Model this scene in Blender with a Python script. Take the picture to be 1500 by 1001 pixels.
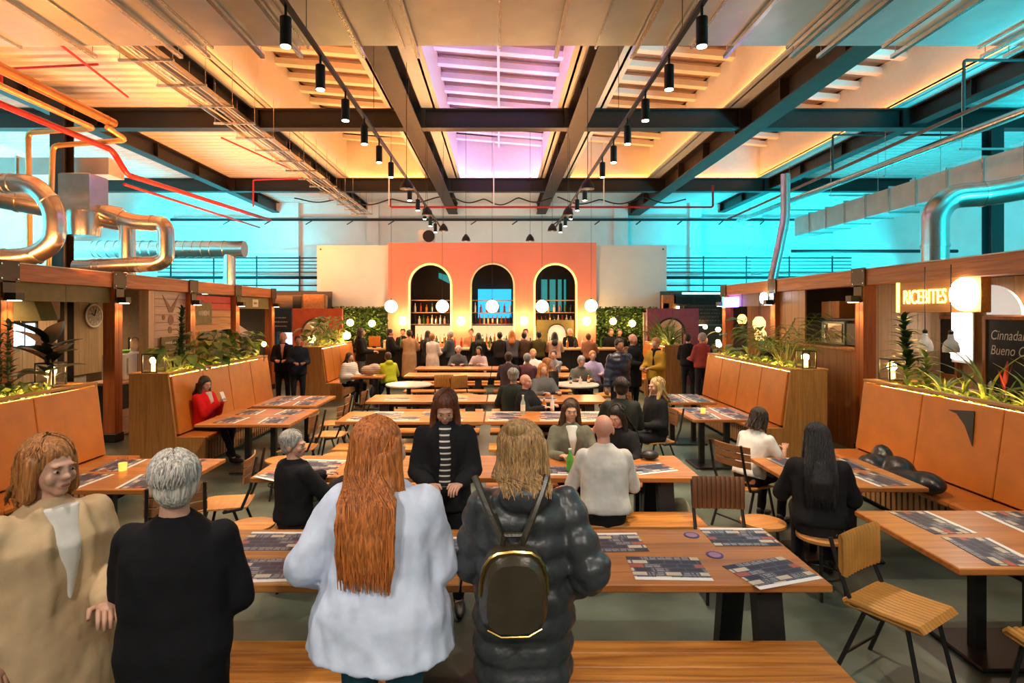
import bpy, bmesh, math, random
from mathutils import Vector, Matrix, Euler, Quaternion
random.seed(7)
for o in list(bpy.data.objects): bpy.data.objects.remove(o, do_unlink=True)
SC = bpy.context.scene
COL = SC.collection
PI = math.pi
R = math.radians

# ------------------------------------------------------------------ camera
F, CH, VX, VY = 850.0, 2.2, 732.0, 458.0          # focal (px), eye height, principal point
cam = bpy.data.cameras.new('camera'); camo = bpy.data.objects.new('camera', cam); COL.objects.link(camo)
cam.sensor_width = 36.0; cam.lens = F / 1500 * 36.0
cam.shift_x = (750 - VX) / 1500; cam.shift_y = (VY - 500.5) / 1500
cam.clip_start = .05; cam.clip_end = 200
camo.location = (0, 0, CH); camo.rotation_euler = (R(90), 0, 0)
SC.camera = camo
# ------------------------------------------------------------------ exposure, world
vs = SC.view_settings
vs.view_transform = 'Standard'; vs.look = 'None'; vs.gamma = 1.0; vs.use_curve_mapping = False
vs.exposure = 0.5
w = bpy.data.worlds.new('world'); SC.world = w; w.use_nodes = True
w.node_tree.nodes['Background'].inputs[0].default_value = (.85, .75, .65, 1)
w.node_tree.nodes['Background'].inputs[1].default_value = .012

# ------------------------------------------------------------------ big lights
CYAN = (.01, .78, .95); WARM = (1.0, .50, .18); WHITEW = (1.0, .76, .52)
def light(name, kind, loc, power, color, rot=(0,0,0), size=1.0, size_y=None, spot=60, blend=.5, soft=.05, spread=180):
    l = bpy.data.lights.new(name, kind); o = bpy.data.objects.new(name, l); COL.objects.link(o)
    l.energy = power; l.color = color
    o.location = loc; o.rotation_euler = rot
    if kind == 'AREA':
        l.shape = 'RECTANGLE'; l.size = size; l.size_y = size_y or size; l.spread = R(spread)
    elif kind == 'SPOT':
        l.spot_size = R(spot); l.spot_blend = blend; l.shadow_soft_size = soft
    else:
        l.shadow_soft_size = soft
    return o
def aim(o, target):
    d = Vector(target) - o.location
    o.rotation_euler = d.to_track_quat('-Z', 'Y').to_euler()
# cyan floodlights lying on the kiosk roofs and along the side walls, washing walls and roof deck
for y in (6.5, 11.5, 17.0):
    l = light('cyan_flood', 'AREA', (-10.8, y, 2.98), 210, CYAN, size=2.2, size_y=.5, spread=110); aim(l, (-13.6, y + 1.5, 4.4))
    l = light('cyan_flood', 'AREA', (10.2, y, 2.98), 135, CYAN, size=2.2, size_y=.5); aim(l, (11.5, y + .6, 6.6))
for x, p, tx in ((-11.2, 250, -11.6), (12.4, 160, 12.6), (9.6, 180, 10.0)):
    l = light('cyan_flood', 'AREA', (x, 20.3, 2.98), p, CYAN, size=2.6, size_y=.4, spread=105); aim(l, (tx, 24.6, 4.6))
l = light('cyan_flood', 'AREA', (9.2, 4.6, 2.98), 420, CYAN, size=1.6, size_y=.4, spread=120); aim(l, (8.6, 6.6, 5.4))  # added flood that turns the right end of the overhead duct cyan
# warm uplights lying on the cable tray / beam tops that paint the left roof deck
for y in (8.2, 12.2, 16.6):
    l = light('warm_uplight', 'AREA', (-7.0, y, 3.0), 290, (1.0, .31, .07), size=2.0, size_y=.4); aim(l, (-7.5, y + 1.4, 6.9))
# track spots of the rest of the hall, behind the photographer
for x in (-1.8, 1.7):
    for y, p, dy in ((-3.2, 210, 3.4), (-1.2, 190, 3.4), (2.5, 150, .5)):
        l = light('track_spot_behind', 'SPOT', (x, y, 4.6), p, (1.0, .90, .80), spot=85, blend=.8, soft=.06); aim(l, (x * 1.1, y + dy, .6))

# added linear uplights above the lighting tracks, brightening roof strips and beams
for x in (-1.8, 1.7):
    light('fill_uplight', 'AREA', (x, 14.2, 4.84), 95, (1.0, .45, .15), (R(180), 0, 0), .04, 8.0)

# added warm light behind the bar wall, taking the blue off the back wall
l = light('wall_fill', 'AREA', (-.2, 20.6, 4.2), 110, (1.0, .74, .52), size=7.0, size_y=.3); aim(l, (-.2, 25, 5.0))
# ------------------------------------------------------------------ materials
MATS = {}
def newmat(name):
    m = bpy.data.materials.new(name); m.use_nodes = True; MATS[name] = m
    return m, m.node_tree, m.node_tree.nodes['Principled BSDF']
def mat(name, col, rough=.6, metal=0, noise=.12, nscale=8, bump=0, bscale=60, emit=None, estr=0, alpha=1, trans=0, spec=None, coat=0):
    if name in MATS: return MATS[name]
    m, nt, b = newmat(name)
    N, Lk = nt.nodes, nt.links
    b.inputs['Roughness'].default_value = rough; b.inputs['Metallic'].default_value = metal
    if spec is not None: b.inputs['Specular IOR Level'].default_value = spec
    if coat: b.inputs['Coat Weight'].default_value = coat
    if emit:
        b.inputs['Emission Color'].default_value = (*emit, 1); b.inputs['Emission Strength'].default_value = estr
    if trans:
        b.inputs['Transmission Weight'].default_value = trans; b.inputs['IOR'].default_value = 1.3
    tc = N.new('ShaderNodeTexCoord')
    if noise:
        n = N.new('ShaderNodeTexNoise'); n.inputs['Scale'].default_value = nscale; n.inputs['Detail'].default_value = 4
        Lk.new(tc.outputs['Object'], n.inputs['Vector'])
        r = N.new('ShaderNodeValToRGB')
        r.color_ramp.elements[0].position = .3; r.color_ramp.elements[1].position = .7
        r.color_ramp.elements[0].color = (*[c * (1 - noise) for c in col], 1)
        r.color_ramp.elements[1].color = (*[min(1, c * (1 + noise)) for c in col], 1)
        Lk.new(n.outputs['Fac'], r.inputs['Fac']); Lk.new(r.outputs['Color'], b.inputs['Base Color'])
    else:
        b.inputs['Base Color'].default_value = (*col, 1)
    if bump:
        n2 = N.new('ShaderNodeTexNoise'); n2.inputs['Scale'].default_value = bscale
        Lk.new(tc.outputs['Object'], n2.inputs['Vector'])
        bp = N.new('ShaderNodeBump'); bp.inputs['Strength'].default_value = bump; bp.inputs['Distance'].default_value = .02
        Lk.new(n2.outputs['Fac'], bp.inputs['Height']); Lk.new(bp.outputs['Normal'], b.inputs['Normal'])
    return m
def wood(name, c1, c2, axis='x', rough=.45, scale=3.0, bump=.15, coat=0):
    if name in MATS: return MATS[name]
    m, nt, b = newmat(name); N, Lk = nt.nodes, nt.links
    tc = N.new('ShaderNodeTexCoord'); oi = N.new('ShaderNodeObjectInfo')
    mp = N.new('ShaderNodeMapping')
    s = {'x': (.35, 6, 6), 'y': (6, .35, 6), 'z': (6, 6, .35)}[axis]
    mp.inputs['Scale'].default_value = [v * scale for v in s]
    add = N.new('ShaderNodeVectorMath'); add.operation = 'ADD'
    mul = N.new('ShaderNodeVectorMath'); mul.operation = 'SCALE'; mul.inputs['Scale'].default_value = 17.0
    cmb = N.new('ShaderNodeCombineXYZ')
    for i in range(3): Lk.new(oi.outputs['Random'], cmb.inputs[i])
    Lk.new(cmb.outputs[0], mul.inputs[0]); Lk.new(tc.outputs['Object'], add.inputs[0]); Lk.new(mul.outputs[0], add.inputs[1])
    Lk.new(add.outputs[0], mp.inputs['Vector'])
    n = N.new('ShaderNodeTexNoise'); n.inputs['Scale'].default_value = 1.6; n.inputs['Detail'].default_value = 7; n.inputs['Distortion'].default_value = .8
    Lk.new(mp.outputs[0], n.inputs['Vector'])
    r = N.new('ShaderNodeValToRGB'); r.color_ramp.elements[0].position = .32; r.color_ramp.elements[1].position = .68
    r.color_ramp.elements[0].color = (*c1, 1); r.color_ramp.elements[1].color = (*c2, 1)
    Lk.new(n.outputs['Fac'], r.inputs['Fac']); Lk.new(r.outputs['Color'], b.inputs['Base Color'])
    b.inputs['Roughness'].default_value = rough
    if coat: b.inputs['Coat Weight'].default_value = coat; b.inputs['Coat Roughness'].default_value = .25
    bp = N.new('ShaderNodeBump'); bp.inputs['Strength'].default_value = bump; bp.inputs['Distance'].default_value = .01
    Lk.new(n.outputs['Fac'], bp.inputs['Height']); Lk.new(bp.outputs['Normal'], b.inputs['Normal'])
    return m
def emis(name, col, strength):
    return mat(name, tuple(min(1, c) for c in col), noise=0, emit=col, estr=strength, rough=.4)

# ------------------------------------------------------------------ mesh builder
class MB:
    def __init__(s): s.v = []; s.f = []
    def add(s, vs_, fs_):
        o = len(s.v); s.v += [tuple(p) for p in vs_]; s.f += [tuple(i + o for i in f) for f in fs_]; return s
    def box(s, x0, x1, y0, y1, z0, z1):
        return s.add([(x0,y0,z0),(x1,y0,z0),(x1,y1,z0),(x0,y1,z0),(x0,y0,z1),(x1,y0,z1),(x1,y1,z1),(x0,y1,z1)],
                     [(0,3,2,1),(4,5,6,7),(0,1,5,4),(1,2,6,5),(2,3,7,6),(3,0,4,7)])
    def rbox(s, x0, x1, y0, y1, z0, z1, b=.01):      # chamfered box
        b = min(b, (x1-x0)*.45, (y1-y0)*.45, (z1-z0)*.45)
        P = []
        for z, k in ((z0, b), (z0 + b, 0), (z1 - b, 0), (z1, b)):
            P += [(x0+k+ (0 if k else 0), y0+k, z), (x1-k, y0+k, z), (x1-k, y1-k, z), (x0+k, y1-k, z)]
        Fc = [(3,2,1,0)]
        for i in range(3):
            for j in range(4):
                a = i*4+j; c = i*4+(j+1) % 4; Fc.append((a, c, c+4, a+4))
        Fc.append((12,13,14,15))
        return s.add(P, Fc)
    def obox(s, c, size, M):
        hx, hy, hz = [q/2 for q in size]
        P = [Vector(c) + M @ Vector((sx*hx, sy*hy, sz*hz)) for sz in (-1,1) for sx, sy in ((-1,-1),(1,-1),(1,1),(-1,1))]
        return s.add(P, [(3,2,1,0),(4,5,6,7),(0,1,5,4),(1,2,6,5),(2,3,7,6),(3,0,4,7)])
    def bar(s, a, b, wd, ht, up=(0,0,1)):
        a, b = Vector(a), Vector(b); d = (b-a); L = d.length; d.normalize(); u = Vector(up)
        if abs(d.dot(u)) > .98: u = Vector((0,1,0))
        x = d.cross(u).normalized(); u = x.cross(d).normalized()
        M = Matrix((x, d, u)).transposed()
        return s.obox((a+b)/2, (wd, L, ht), M)
    def tube(s, pts, r, n=8, caps=True, closed=False):
        pts = [Vector(p) for p in pts]; m = len(pts)
        rs = r if isinstance(r, (list, tuple)) else [r]*m
        rings = []; prev = None
        for i, p in enumerate(pts):
            if closed: d = (pts[(i+1) % m] - pts[i-1])
            elif i == 0: d = pts[1]-p
            elif i == m-1: d = p-pts[i-1]
            else: d = (pts[i+1]-p).normalized() + (p-pts[i-1]).normalized()
            if d.length < 1e-9: d = Vector((0,0,1))
            d.normalize()
            if prev is None:
                a = Vector((0,0,1)) if abs(d.z) < .9 else Vector((1,0,0))
                u = d.cross(a).normalized()
            else:
                u = prev - d*prev.dot(d)
                u = u.normalized() if u.length > 1e-6 else d.orthogonal().normalized()
            prev = u; v_ = d.cross(u)
            k = 1.0
            if 0 < i < m-1 and not closed:
                c = (pts[i+1]-p).normalized().dot((p-pts[i-1]).normalized()); k = 1/max(.6, math.sqrt(max(.05, (1+c)/2)))
            rings.append([p + (u*math.cos(t*2*PI/n) + v_*math.sin(t*2*PI/n))*rs[i]*(k if k < 1.5 else 1.5) for t in range(n)])
        P = [q for rg in rings for q in rg]; Fc = []
        for i in range(m if closed else m-1):
            for t in range(n):
                a = i*n+t; b = i*n+(t+1) % n; j = ((i+1) % m)*n
                Fc.append((a, b, j+(t+1) % n, j+t))
        if caps and not closed:
            Fc.append(tuple(range(n-1, -1, -1))); Fc.append(tuple((m-1)*n+t for t in range(n)))
        return s.add(P, Fc)
    def cyl(s, c, r, h, n=16, r2=None):
        return s.lathe([(r, 0), (r if r2 is None else r2, h)], c, n)
    def lathe(s, prof, c=(0,0,0), n=16, axis='z', sx=1, sy=1):
        P = []; Fc = []
        m = len(prof)
        for (r, z) in prof:
            for t in range(n):
                a = 2*PI*t/n; q = Vector((r*math.cos(a)*sx, r*math.sin(a)*sy, z))
                if axis == 'x': q = Vector((q.z, q.x, q.y))
                if axis == 'y': q = Vector((q.y, q.z, q.x))
                P.append(Vector(c)+q)
        for i in range(m-1):
            for t in range(n):
                a = i*n+t; b = i*n+(t+1) % n; Fc.append((a, b, b+n, a+n))
        Fc.append(tuple(range(n-1, -1, -1))); Fc.append(tuple((m-1)*n+t for t in range(n)))
        return s.add(P, Fc)
    def ell(s, c, rad, n=12, m=8, M=None):
        P = []; Fc = []; c = Vector(c)
        for i in range(m+1):
            ph = PI*i/m
            for t in range(n):
                a = 2*PI*t/n
                q = Vector((rad[0]*math.sin(ph)*math.cos(a), rad[1]*math.sin(ph)*math.sin(a), rad[2]*math.cos(ph)))
                P.append(c + (M @ q if M is not None else q))
        # merge poles
        o = len(P)
        top = c + (M @ Vector((0,0,rad[2])) if M is not None else Vector((0,0,rad[2])))
        bot = c - (M @ Vector((0,0,rad[2])) if M is not None else Vector((0,0,rad[2])))
        P2 = [top] + P[n:m*n] + [bot]
        for t in range(n): Fc.append((0, 1+t, 1+(t+1) % n))
        for i in range(m-2):
            for t in range(n):
                a = 1+i*n+t; b = 1+i*n+(t+1) % n; Fc.append((a, a+n, b+n, b))
        last = len(P2)-1; base = 1+(m-2)*n
        for t in range(n): Fc.append((base+t, last, base+(t+1) % n))
        return s.add(P2, Fc)
    def prism(s, poly, e0, e1, plane='xz'):          # polygon extruded along the third axis
        def mk(a, b, e):
            return {'xz': (a, e, b), 'yz': (e, a, b), 'xy': (a, b, e)}[plane]
        n = len(poly)
        P = [mk(a, b, e0) for a, b in poly] + [mk(a, b, e1) for a, b in poly]
        Fc = [tuple(range(n-1, -1, -1)), tuple(range(n, 2*n))] + [(i, (i+1) % n, n+(i+1) % n, n+i) for i in range(n)]
        return s.add(P, Fc)
    def mesh(s, name):
        me = bpy.data.meshes.new(name); me.from_pydata(s.v, [], s.f); me.validate()
        bm = bmesh.new(); bm.from_mesh(me); bmesh.ops.recalc_face_normals(bm, faces=bm.faces); bm.to_mesh(me); bm.free()
        return me
    def build(s, name, m, parent=None, smooth=False, loc=None):
        me = s.mesh(name); return link(name, me, m, parent, smooth, loc)
def link(name, me, m, parent=None, smooth=False, loc=None, rot=None, scale=None):
    if m is not None and not me.materials: me.materials.append(m)
    if smooth:
        me.shade_smooth()
        try: me.set_sharp_from_angle(angle=R(40))
        except Exception: pass
    o = bpy.data.objects.new(name, me); COL.objects.link(o)
    if parent is not None: o.parent = parent
    if loc is not None: o.location = loc
    if rot is not None: o.rotation_euler = rot
    if scale is not None: o.scale = scale
    return o
def thing(name, label, cat, loc=(0,0,0), rz=0, group=None):
    o = bpy.data.objects.new(name, None); COL.objects.link(o); o.empty_display_size = .1
    o.location = loc; o.rotation_euler = (0, 0, rz); return tag(o, label, cat, group)
def tag(o, label, cat, group=None):
    o['label'] = label; o['category'] = cat
    if group: o['group'] = group
    return o
def struct(o, label=None, cat=None):
    o['kind'] = 'structure'
    if label: o['label'] = label
    if cat: o['category'] = cat
    return o
def kids(o): return [c for c in bpy.data.objects if c.parent == o]
TREE = {}
def dup(root, loc, rz=0, label=None, group=None, children=None):
    r = root.copy(); COL.objects.link(r); r.location = loc; r.rotation_euler = (0, 0, rz)
    if label: r['label'] = label
    if group: r['group'] = group
    def rec(src, dst):
        for ch in src.children:
            c = ch.copy(); COL.objects.link(c); c.parent = dst; rec(ch, c)
    rec(root, r)
    return r
def piece(name, me, m, parent, loc=(0,0,0), rot=(0,0,0), scale=(1,1,1)):
    return link(name, me, m, parent, loc=loc, rot=rot, scale=scale)
def text_mesh(s, size, depth=.0, shear=0, bold=0, align='CENTER'):
    cu = bpy.data.curves.new('txt', 'FONT'); cu.body = s; cu.size = size; cu.extrude = depth; cu.shear = shear
    cu.align_x = align; cu.align_y = 'CENTER'; cu.offset = bold
    o = bpy.data.objects.new('txt', cu); COL.objects.link(o)
    bpy.context.view_layer.update()
    me = bpy.data.meshes.new_from_object(o.evaluated_get(bpy.context.evaluated_depsgraph_get()))
    bpy.data.objects.remove(o, do_unlink=True)
    return me
ORD = ['first','second','third','fourth','fifth','sixth','seventh','eighth','ninth','tenth','eleventh','twelfth','thirteenth','fourteenth','fifteenth','sixteenth']
def at(px, py, d): return Vector(((px-VX)*d/F, d, CH-(py-VY)*d/F))

# palette
M_floor, nt, b = newmat('polished_concrete'); 
_n = nt.nodes.new('ShaderNodeTexNoise'); _n.inputs['Scale'].default_value = 1.3; _n.inputs['Detail'].default_value = 8
_t = nt.nodes.new('ShaderNodeTexCoord'); nt.links.new(_t.outputs['Object'], _n.inputs['Vector'])
_r = nt.nodes.new('ShaderNodeValToRGB'); _r.color_ramp.elements[0].position = .35; _r.color_ramp.elements[1].position = .65
_r.color_ramp.elements[0].color = (.038, .052, .040, 1); _r.color_ramp.elements[1].color = (.135, .165, .130, 1)
nt.links.new(_n.outputs['Fac'], _r.inputs['Fac']); nt.links.new(_r.outputs['Color'], b.inputs['Base Color']); b.inputs['Roughness'].default_value = .38
M_black = mat('black_steel', (.012, .011, .011), rough=.45, noise=.2)
M_beam = mat('brown_black_steel', (.035, .022, .014), rough=.5, noise=.25)
M_white = mat('white_paint', (.78, .77, .74), rough=.7, noise=.03)
M_wall = mat('pale_wall_paint', (.72, .73, .72), rough=.8, noise=.04, nscale=2)
M_deck = mat('white_corrugated_steel', (.76, .75, .72), rough=.5, noise=.04)
M_galv = mat('galvanised_steel', (.62, .62, .60), rough=.26, metal=1, noise=.10, nscale=9, bump=.04, bscale=12)
M_galv2 = mat('brushed_galvanised_sheet', (.66, .66, .64), rough=.30, metal=.55, noise=.08, nscale=3, bump=.10, bscale=2.2)
M_copper = mat('orange_insulated_pipe', (.50, .20, .06), rough=.35, metal=.5, noise=.1)
M_red = mat('red_sprinkler_paint', (.36, .012, .012), rough=.4, noise=.1)
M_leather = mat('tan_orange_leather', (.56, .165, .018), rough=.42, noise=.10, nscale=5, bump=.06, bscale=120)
W_oak = wood('oak_veneer', (.33, .15, .035), (.50, .25, .07), 'z')
W_oaky = wood('oak_trim', (.36, .17, .05), (.55, .28, .09), 'y')
W_beam = wood('red_timber_beam', (.36, .095, .018), (.62, .20, .045), 'y', scale=2)
W_post = wood('red_timber_post', (.28, .07, .015), (.48, .14, .035), 'z', scale=2)
W_table = wood('orange_oak_tabletop', (.33, .105, .020), (.56, .21, .045), 'x', rough=.38, scale=1.6, coat=.2)
W_table2 = wood('rough_oak_tabletop', (.24, .088, .018), (.54, .23, .055), 'x', rough=.42, scale=2.6, coat=.1)
W_bench = wood('saw_marked_bench_oak', (.34, .105, .014), (.66, .26, .045), 'x', rough=.42, scale=2.2, bump=.3)
W_seat = wood('plywood_seat', (.50, .20, .05), (.68, .32, .10), 'x', rough=.35, scale=1.5, coat=.3)
W_ply = wood('dark_plywood_back', (.22, .09, .03), (.36, .16, .055), 'x', rough=.4, scale=1.5)
W_pink = wood('pale_pink_board', (.48, .30, .21), (.62, .42, .31), 'y', scale=2)
W_grey = wood('grey_oak_plank', (.24, .17, .10), (.38, .28, .17), 'z', scale=1.5)
W_pale = wood('pale_larch_plank', (.56, .34, .18), (.72, .47, .27), 'z', scale=1.5)
W_orange = wood('orange_board', (.42, .15, .035), (.62, .26, .07), 'y', scale=2)
W_cedar = wood('cedar_panel', (.34, .13, .04), (.50, .22, .075), 'z', scale=1.5)
M_olive = mat('olive_painted_board', (.20, .16, .045), rough=.6)
M_soil = mat('dark_soil', (.03, .02, .012), rough=.95, noise=.4, nscale=30, bump=.5)
E_led = emis('warm_led_strip', (1.0, .60, .18), 40)
E_ledw = emis('amber_cove_led', (1.0, .30, .045), 20)
E_ledp = emis('violet_cove_led', (.62, .36, 1.0), 30)
E_globe = emis('globe_lamp_glass', (1.0, .78, .46), 9)
E_bulb = emis('warm_bulb', (1.0, .60, .20), 16)
E_spot = emis('spot_lens', (1.0, .86, .66), 25)
E_post = emis('post_lamp_lens', (1.0, .72, .40), 14)
M_glass, nt, b = newmat('clear_glass'); b.inputs['Base Color'].default_value = (.95, .97, .95, 1); b.inputs['Roughness'].default_value = .03; b.inputs['Transmission Weight'].default_value = 1; b.inputs['IOR'].default_value = 1.1; b.inputs['Alpha'].default_value = .35
# ================================================================== the hall
HX0, HX1, HY0, HY1, HZ = -14.0, 14.4, -6.0, 25.0, 6.9
struct(MB().box(HX0-.3, HX1+.3, HY0-.3, HY1+.3, -.2, 0).build('floor', M_floor))
wb = struct(MB().box(HX0-.3, HX1+.3, HY1, HY1+.3, 0, 9.0).build('wall_back', M_wall))
struct(MB().box(HX0-.3, HX0, HY0, HY1, 0, 9.0).build('wall_left', M_wall))
struct(MB().box(HX1, HX1+.3, HY0, HY1, 0, 9.0).build('wall_right', M_wall))
struct(MB().box(HX0-.3, HX1+.3, HY0-.3, HY0, 0, 9.0).build('wall_front', M_wall))
# wall columns proud of the back wall
for k, (px0, px1) in enumerate(((370, 440), (540, 556), (898, 918), (1008, 1024), (1096, 1112))):
    MB().box((px0-VX)*HY1/F, (px1-VX)*HY1/F, HY1-.25, HY1, 0, HZ).build('column', M_wall, wb)
# roof: corrugated deck where there is no skylight
ceil = bpy.data.objects.new('ceiling', None); COL.objects.link(ceil); struct(ceil)
WY0, WY1 = 5.0, 20.3
WELLS = [(-5.35, -2.5, 'amber'), (-1.48, 1.42, 'violet'), (2.35, 5.25, 'amber'), (6.25, 9.1, 'amber')]
def corrugated(x0, x1, y0, y1, z):
    m = MB(); y = y0; P = []
    prof = []
    while y < y1-.01:
        prof += [(y, z), (y+.16, z), (y+.19, z+.075), (y+.27, z+.075)]; y += .30
    prof.append((min(y, y1), z))
    n = len(prof)
    m.add([(x0, a, b_) for a, b_ in prof] + [(x1, a, b_) for a, b_ in prof], [(i, i+1, n+i+1, n+i) for i in range(n-1)])
    m.box(x0, x1, y0, y1, z+.08, z+.12)
    return m
for x0, x1 in ((HX0, -9.55), (-9.55, -5.85), (9.55, HX1)):
    corrugated(x0, x1, WY0, HY1, HZ).build('deck_sheet', M_deck, ceil)
xs = [-5.85] + [v for w_ in WELLS for v in w_[:2]] + [9.55]
for i in range(0, len(xs), 2):
    MB().box(xs[i], xs[i+1], WY0, WY1+.25, HZ, HZ+.12).build('deck_strip', M_white, ceil)
MB().box(-5.85, 9.55, WY1+.25, HY1, HZ, HZ+.12).build('deck_sheet', M_white, ceil)
MB().box(HX0, HX1, HY0, WY0, HZ, HZ+.12).build('deck_sheet', M_deck, ceil)
struct(MB().box(HX0-.3, HX1+.3, HY0, HY1, 8.9, 9.0).build('trim_1', mat('dark_roof', (.10, .08, .07), noise=.2)))
# skylight wells with cross bars, louvres and cove strips
M_louv = mat('warm_lit_louvre', (.30, .21, .17), rough=.6, noise=.2)  # grey louvres; warm reflected light is put into the brown colour
for wi, (x0, x1, tone) in enumerate(WELLS):
    nm = ['left', 'central', 'right', 'far right'][wi]
    sk = thing('skylight', {'left': 'amber lit skylight well with white bars left of the violet one',
        'central': 'violet lit skylight well with white bars in the middle of the roof',
        'right': 'amber lit skylight well with white bars just right of the violet one',
        'far right': 'amber lit skylight well at the far right beside the turquoise roof deck'}[nm], 'skylight', (0, 0, HZ), 0, 'skylights in the roof')
    cx = (x0+x1)/2
    def roofz(x): return 1.12 - .085*(x-cx)
    mm = M_white
    MB().box(x0-.05, x0, WY0, WY1, 0, roofz(x0)+.2).build('well_side', mm, sk)
    MB().box(x1, x1+.05, WY0, WY1, 0, roofz(x1)+.2).build('well_side', mm, sk)
    MB().box(x0, x1, WY1, WY1+.05, 0, roofz(x0)+.2).build('well_end', mm, sk)
    MB().box(x0, x1, WY0-.05, WY0, 0, roofz(x0)+.2).build('well_end', mm, sk)
    # slanted roof light: dark louvres above, white bars below
    n = 18; dy = (WY1-WY0)/n
    barm = MB().add([(x0, -.10, roofz(x0)), (x1, -.10, roofz(x1)), (x1, .10, roofz(x1)), (x0, .10, roofz(x0)),
                     (x0, -.10, roofz(x0)+.14), (x1, -.10, roofz(x1)+.14), (x1, .10, roofz(x1)+.14), (x0, .10, roofz(x0)+.14)],
                    [(0,3,2,1),(4,5,6,7),(0,1,5,4),(1,2,6,5),(2,3,7,6),(3,0,4,7)]).mesh('bar')
    louvm = MB().add([(x0, 0, roofz(x0)+.16), (x1, 0, roofz(x1)+.16), (x1, dy, roofz(x1)+.34), (x0, dy, roofz(x0)+.34),
                      (x0, 0, roofz(x0)+.20), (x1, 0, roofz(x1)+.20), (x1, dy, roofz(x1)+.38), (x0, dy, roofz(x0)+.38)],
                    [(0,3,2,1),(4,5,6,7),(0,1,5,4),(1,2,6,5),(2,3,7,6),(3,0,4,7)]).mesh('louvre')
    for i in range(n):
        piece('bar', barm, M_white, sk, (0, WY0+.4+i*dy, 0))
        piece('louvre', louvm, M_louv, sk, (0, WY0+i*dy, 0))
    if nm == 'central':
        MB().box(cx-.03, cx+.03, WY0, WY1, roofz(cx)-.05, roofz(cx)).build('conduit', M_white, sk)
    # rim and cove LED strip behind it
    e = E_ledp if tone == 'violet' else E_ledw
    for a in (x0, x1):
        s_ = 1 if a == x0 else -1
        MB().box(min(a, a+s_*.10), max(a, a+s_*.10), WY0, WY1, -.01, .015).build('cove_ledge', M_white, sk)
        MB().box(min(a+s_*.02, a+s_*.07), max(a+s_*.02, a+s_*.07), WY0+.1, WY1-.1, .015, .035).build('led_strip', e, sk)
    MB().box(x0, x1, WY1-.10, WY1, -.01, .015).build('cove_ledge', M_white, sk)
    MB().box(x0+.1, x1-.1, WY1-.07, WY1-.02, .015, .035).build('led_strip', e, sk)
# steel: deep and shallow beams along the hall, cross beams
def ibeam(name, label, x, z0, z1, wd, m, y0=4.0, y1=HY1):
    t = .03
    o = MB().box(x-wd/2, x+wd/2, y0, y1, z0, z0+t).box(x-.02, x+.02, y0, y1, z0+t, z1-t).box(x-wd/2, x+wd/2, y0, y1, z1-t, z1)
    r = thing(name, label, 'beam', (0,0,0), 0, 'steel roof beams')
    o.build('girder', m, r)
    y = y0+1.0
    sm = MB().box(-wd*.45, wd*.45, -.012, .012, z0+t, z1-t).mesh('stiffener')
    while y < y1: piece('stiffener', sm, m, r, (x, y, 0)); y += 2.2
    return r
ibeam('steel_beam', 'brown steel beam left of the violet skylight running down the hall', -2.0, 6.43, 6.9, .40, M_beam)
ibeam('steel_beam', 'brown steel beam right of the violet skylight running down the hall', 1.78, 6.43, 6.9, .40, M_beam)
ibeam('steel_beam', 'large steel beam whose lower flange glows turquoise at right', 5.8, 6.38, 6.9, .46, M_beam)
ibeam('steel_beam', 'dark roof beam beside the wire cable tray at left', -5.85, 6.55, 6.9, .30, M_black)
ibeam('steel_beam', 'dark roof beam at far left above the orange pipes', -9.55, 6.45, 6.9, .30, M_black)
ibeam('steel_beam', 'dark roof beam at far right between amber and turquoise roof', 9.55, 6.5, 6.9, .30, M_black)
for y, lab in ((13.45, 'black cross beam spanning the hall nearest the camera'), (20.4, 'black cross beam spanning the hall near the back wall')):
    r = thing('cross_beam', lab, 'beam', (0, y, 0), 0, 'steel cross beams')
    MB().box(HX0, HX1, -.14, .14, 6.44, 6.47).box(HX0, HX1, -.02, .02, 6.47, 6.88).box(HX0, HX1, -.14, .14, 6.86, 6.89).build('girder', M_black, r)
    pm = MB().box(-.30, .30, -.03, .03, 6.45, 6.89).mesh('end_plate')
    for x in (-9.55, -5.85, -2.0, 1.78, 5.8, 9.55): piece('end_plate', pm, M_black, r, (x, -.12, 0))
# steel columns at the sides
for x, y, lab in ((-8.75, 11.6, 'black steel column rising behind the silver ducts at left'), (11.3, 13.3, 'dark steel column at right behind the silver elbow duct')):
    r = thing('steel_column', lab, 'column', (x, y, 0))
    MB().box(-.14, .14, -.14, -.12, 0, 6.4).box(-.14, .14, .12, .14, 0, 6.4).box(-.01, .01, -.12, .12, 0, 6.4).build('shaft', M_black, r)
    MB().box(-.22, .22, -.2, .2, 0, .03).build('base_plate', M_black, r)
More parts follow.
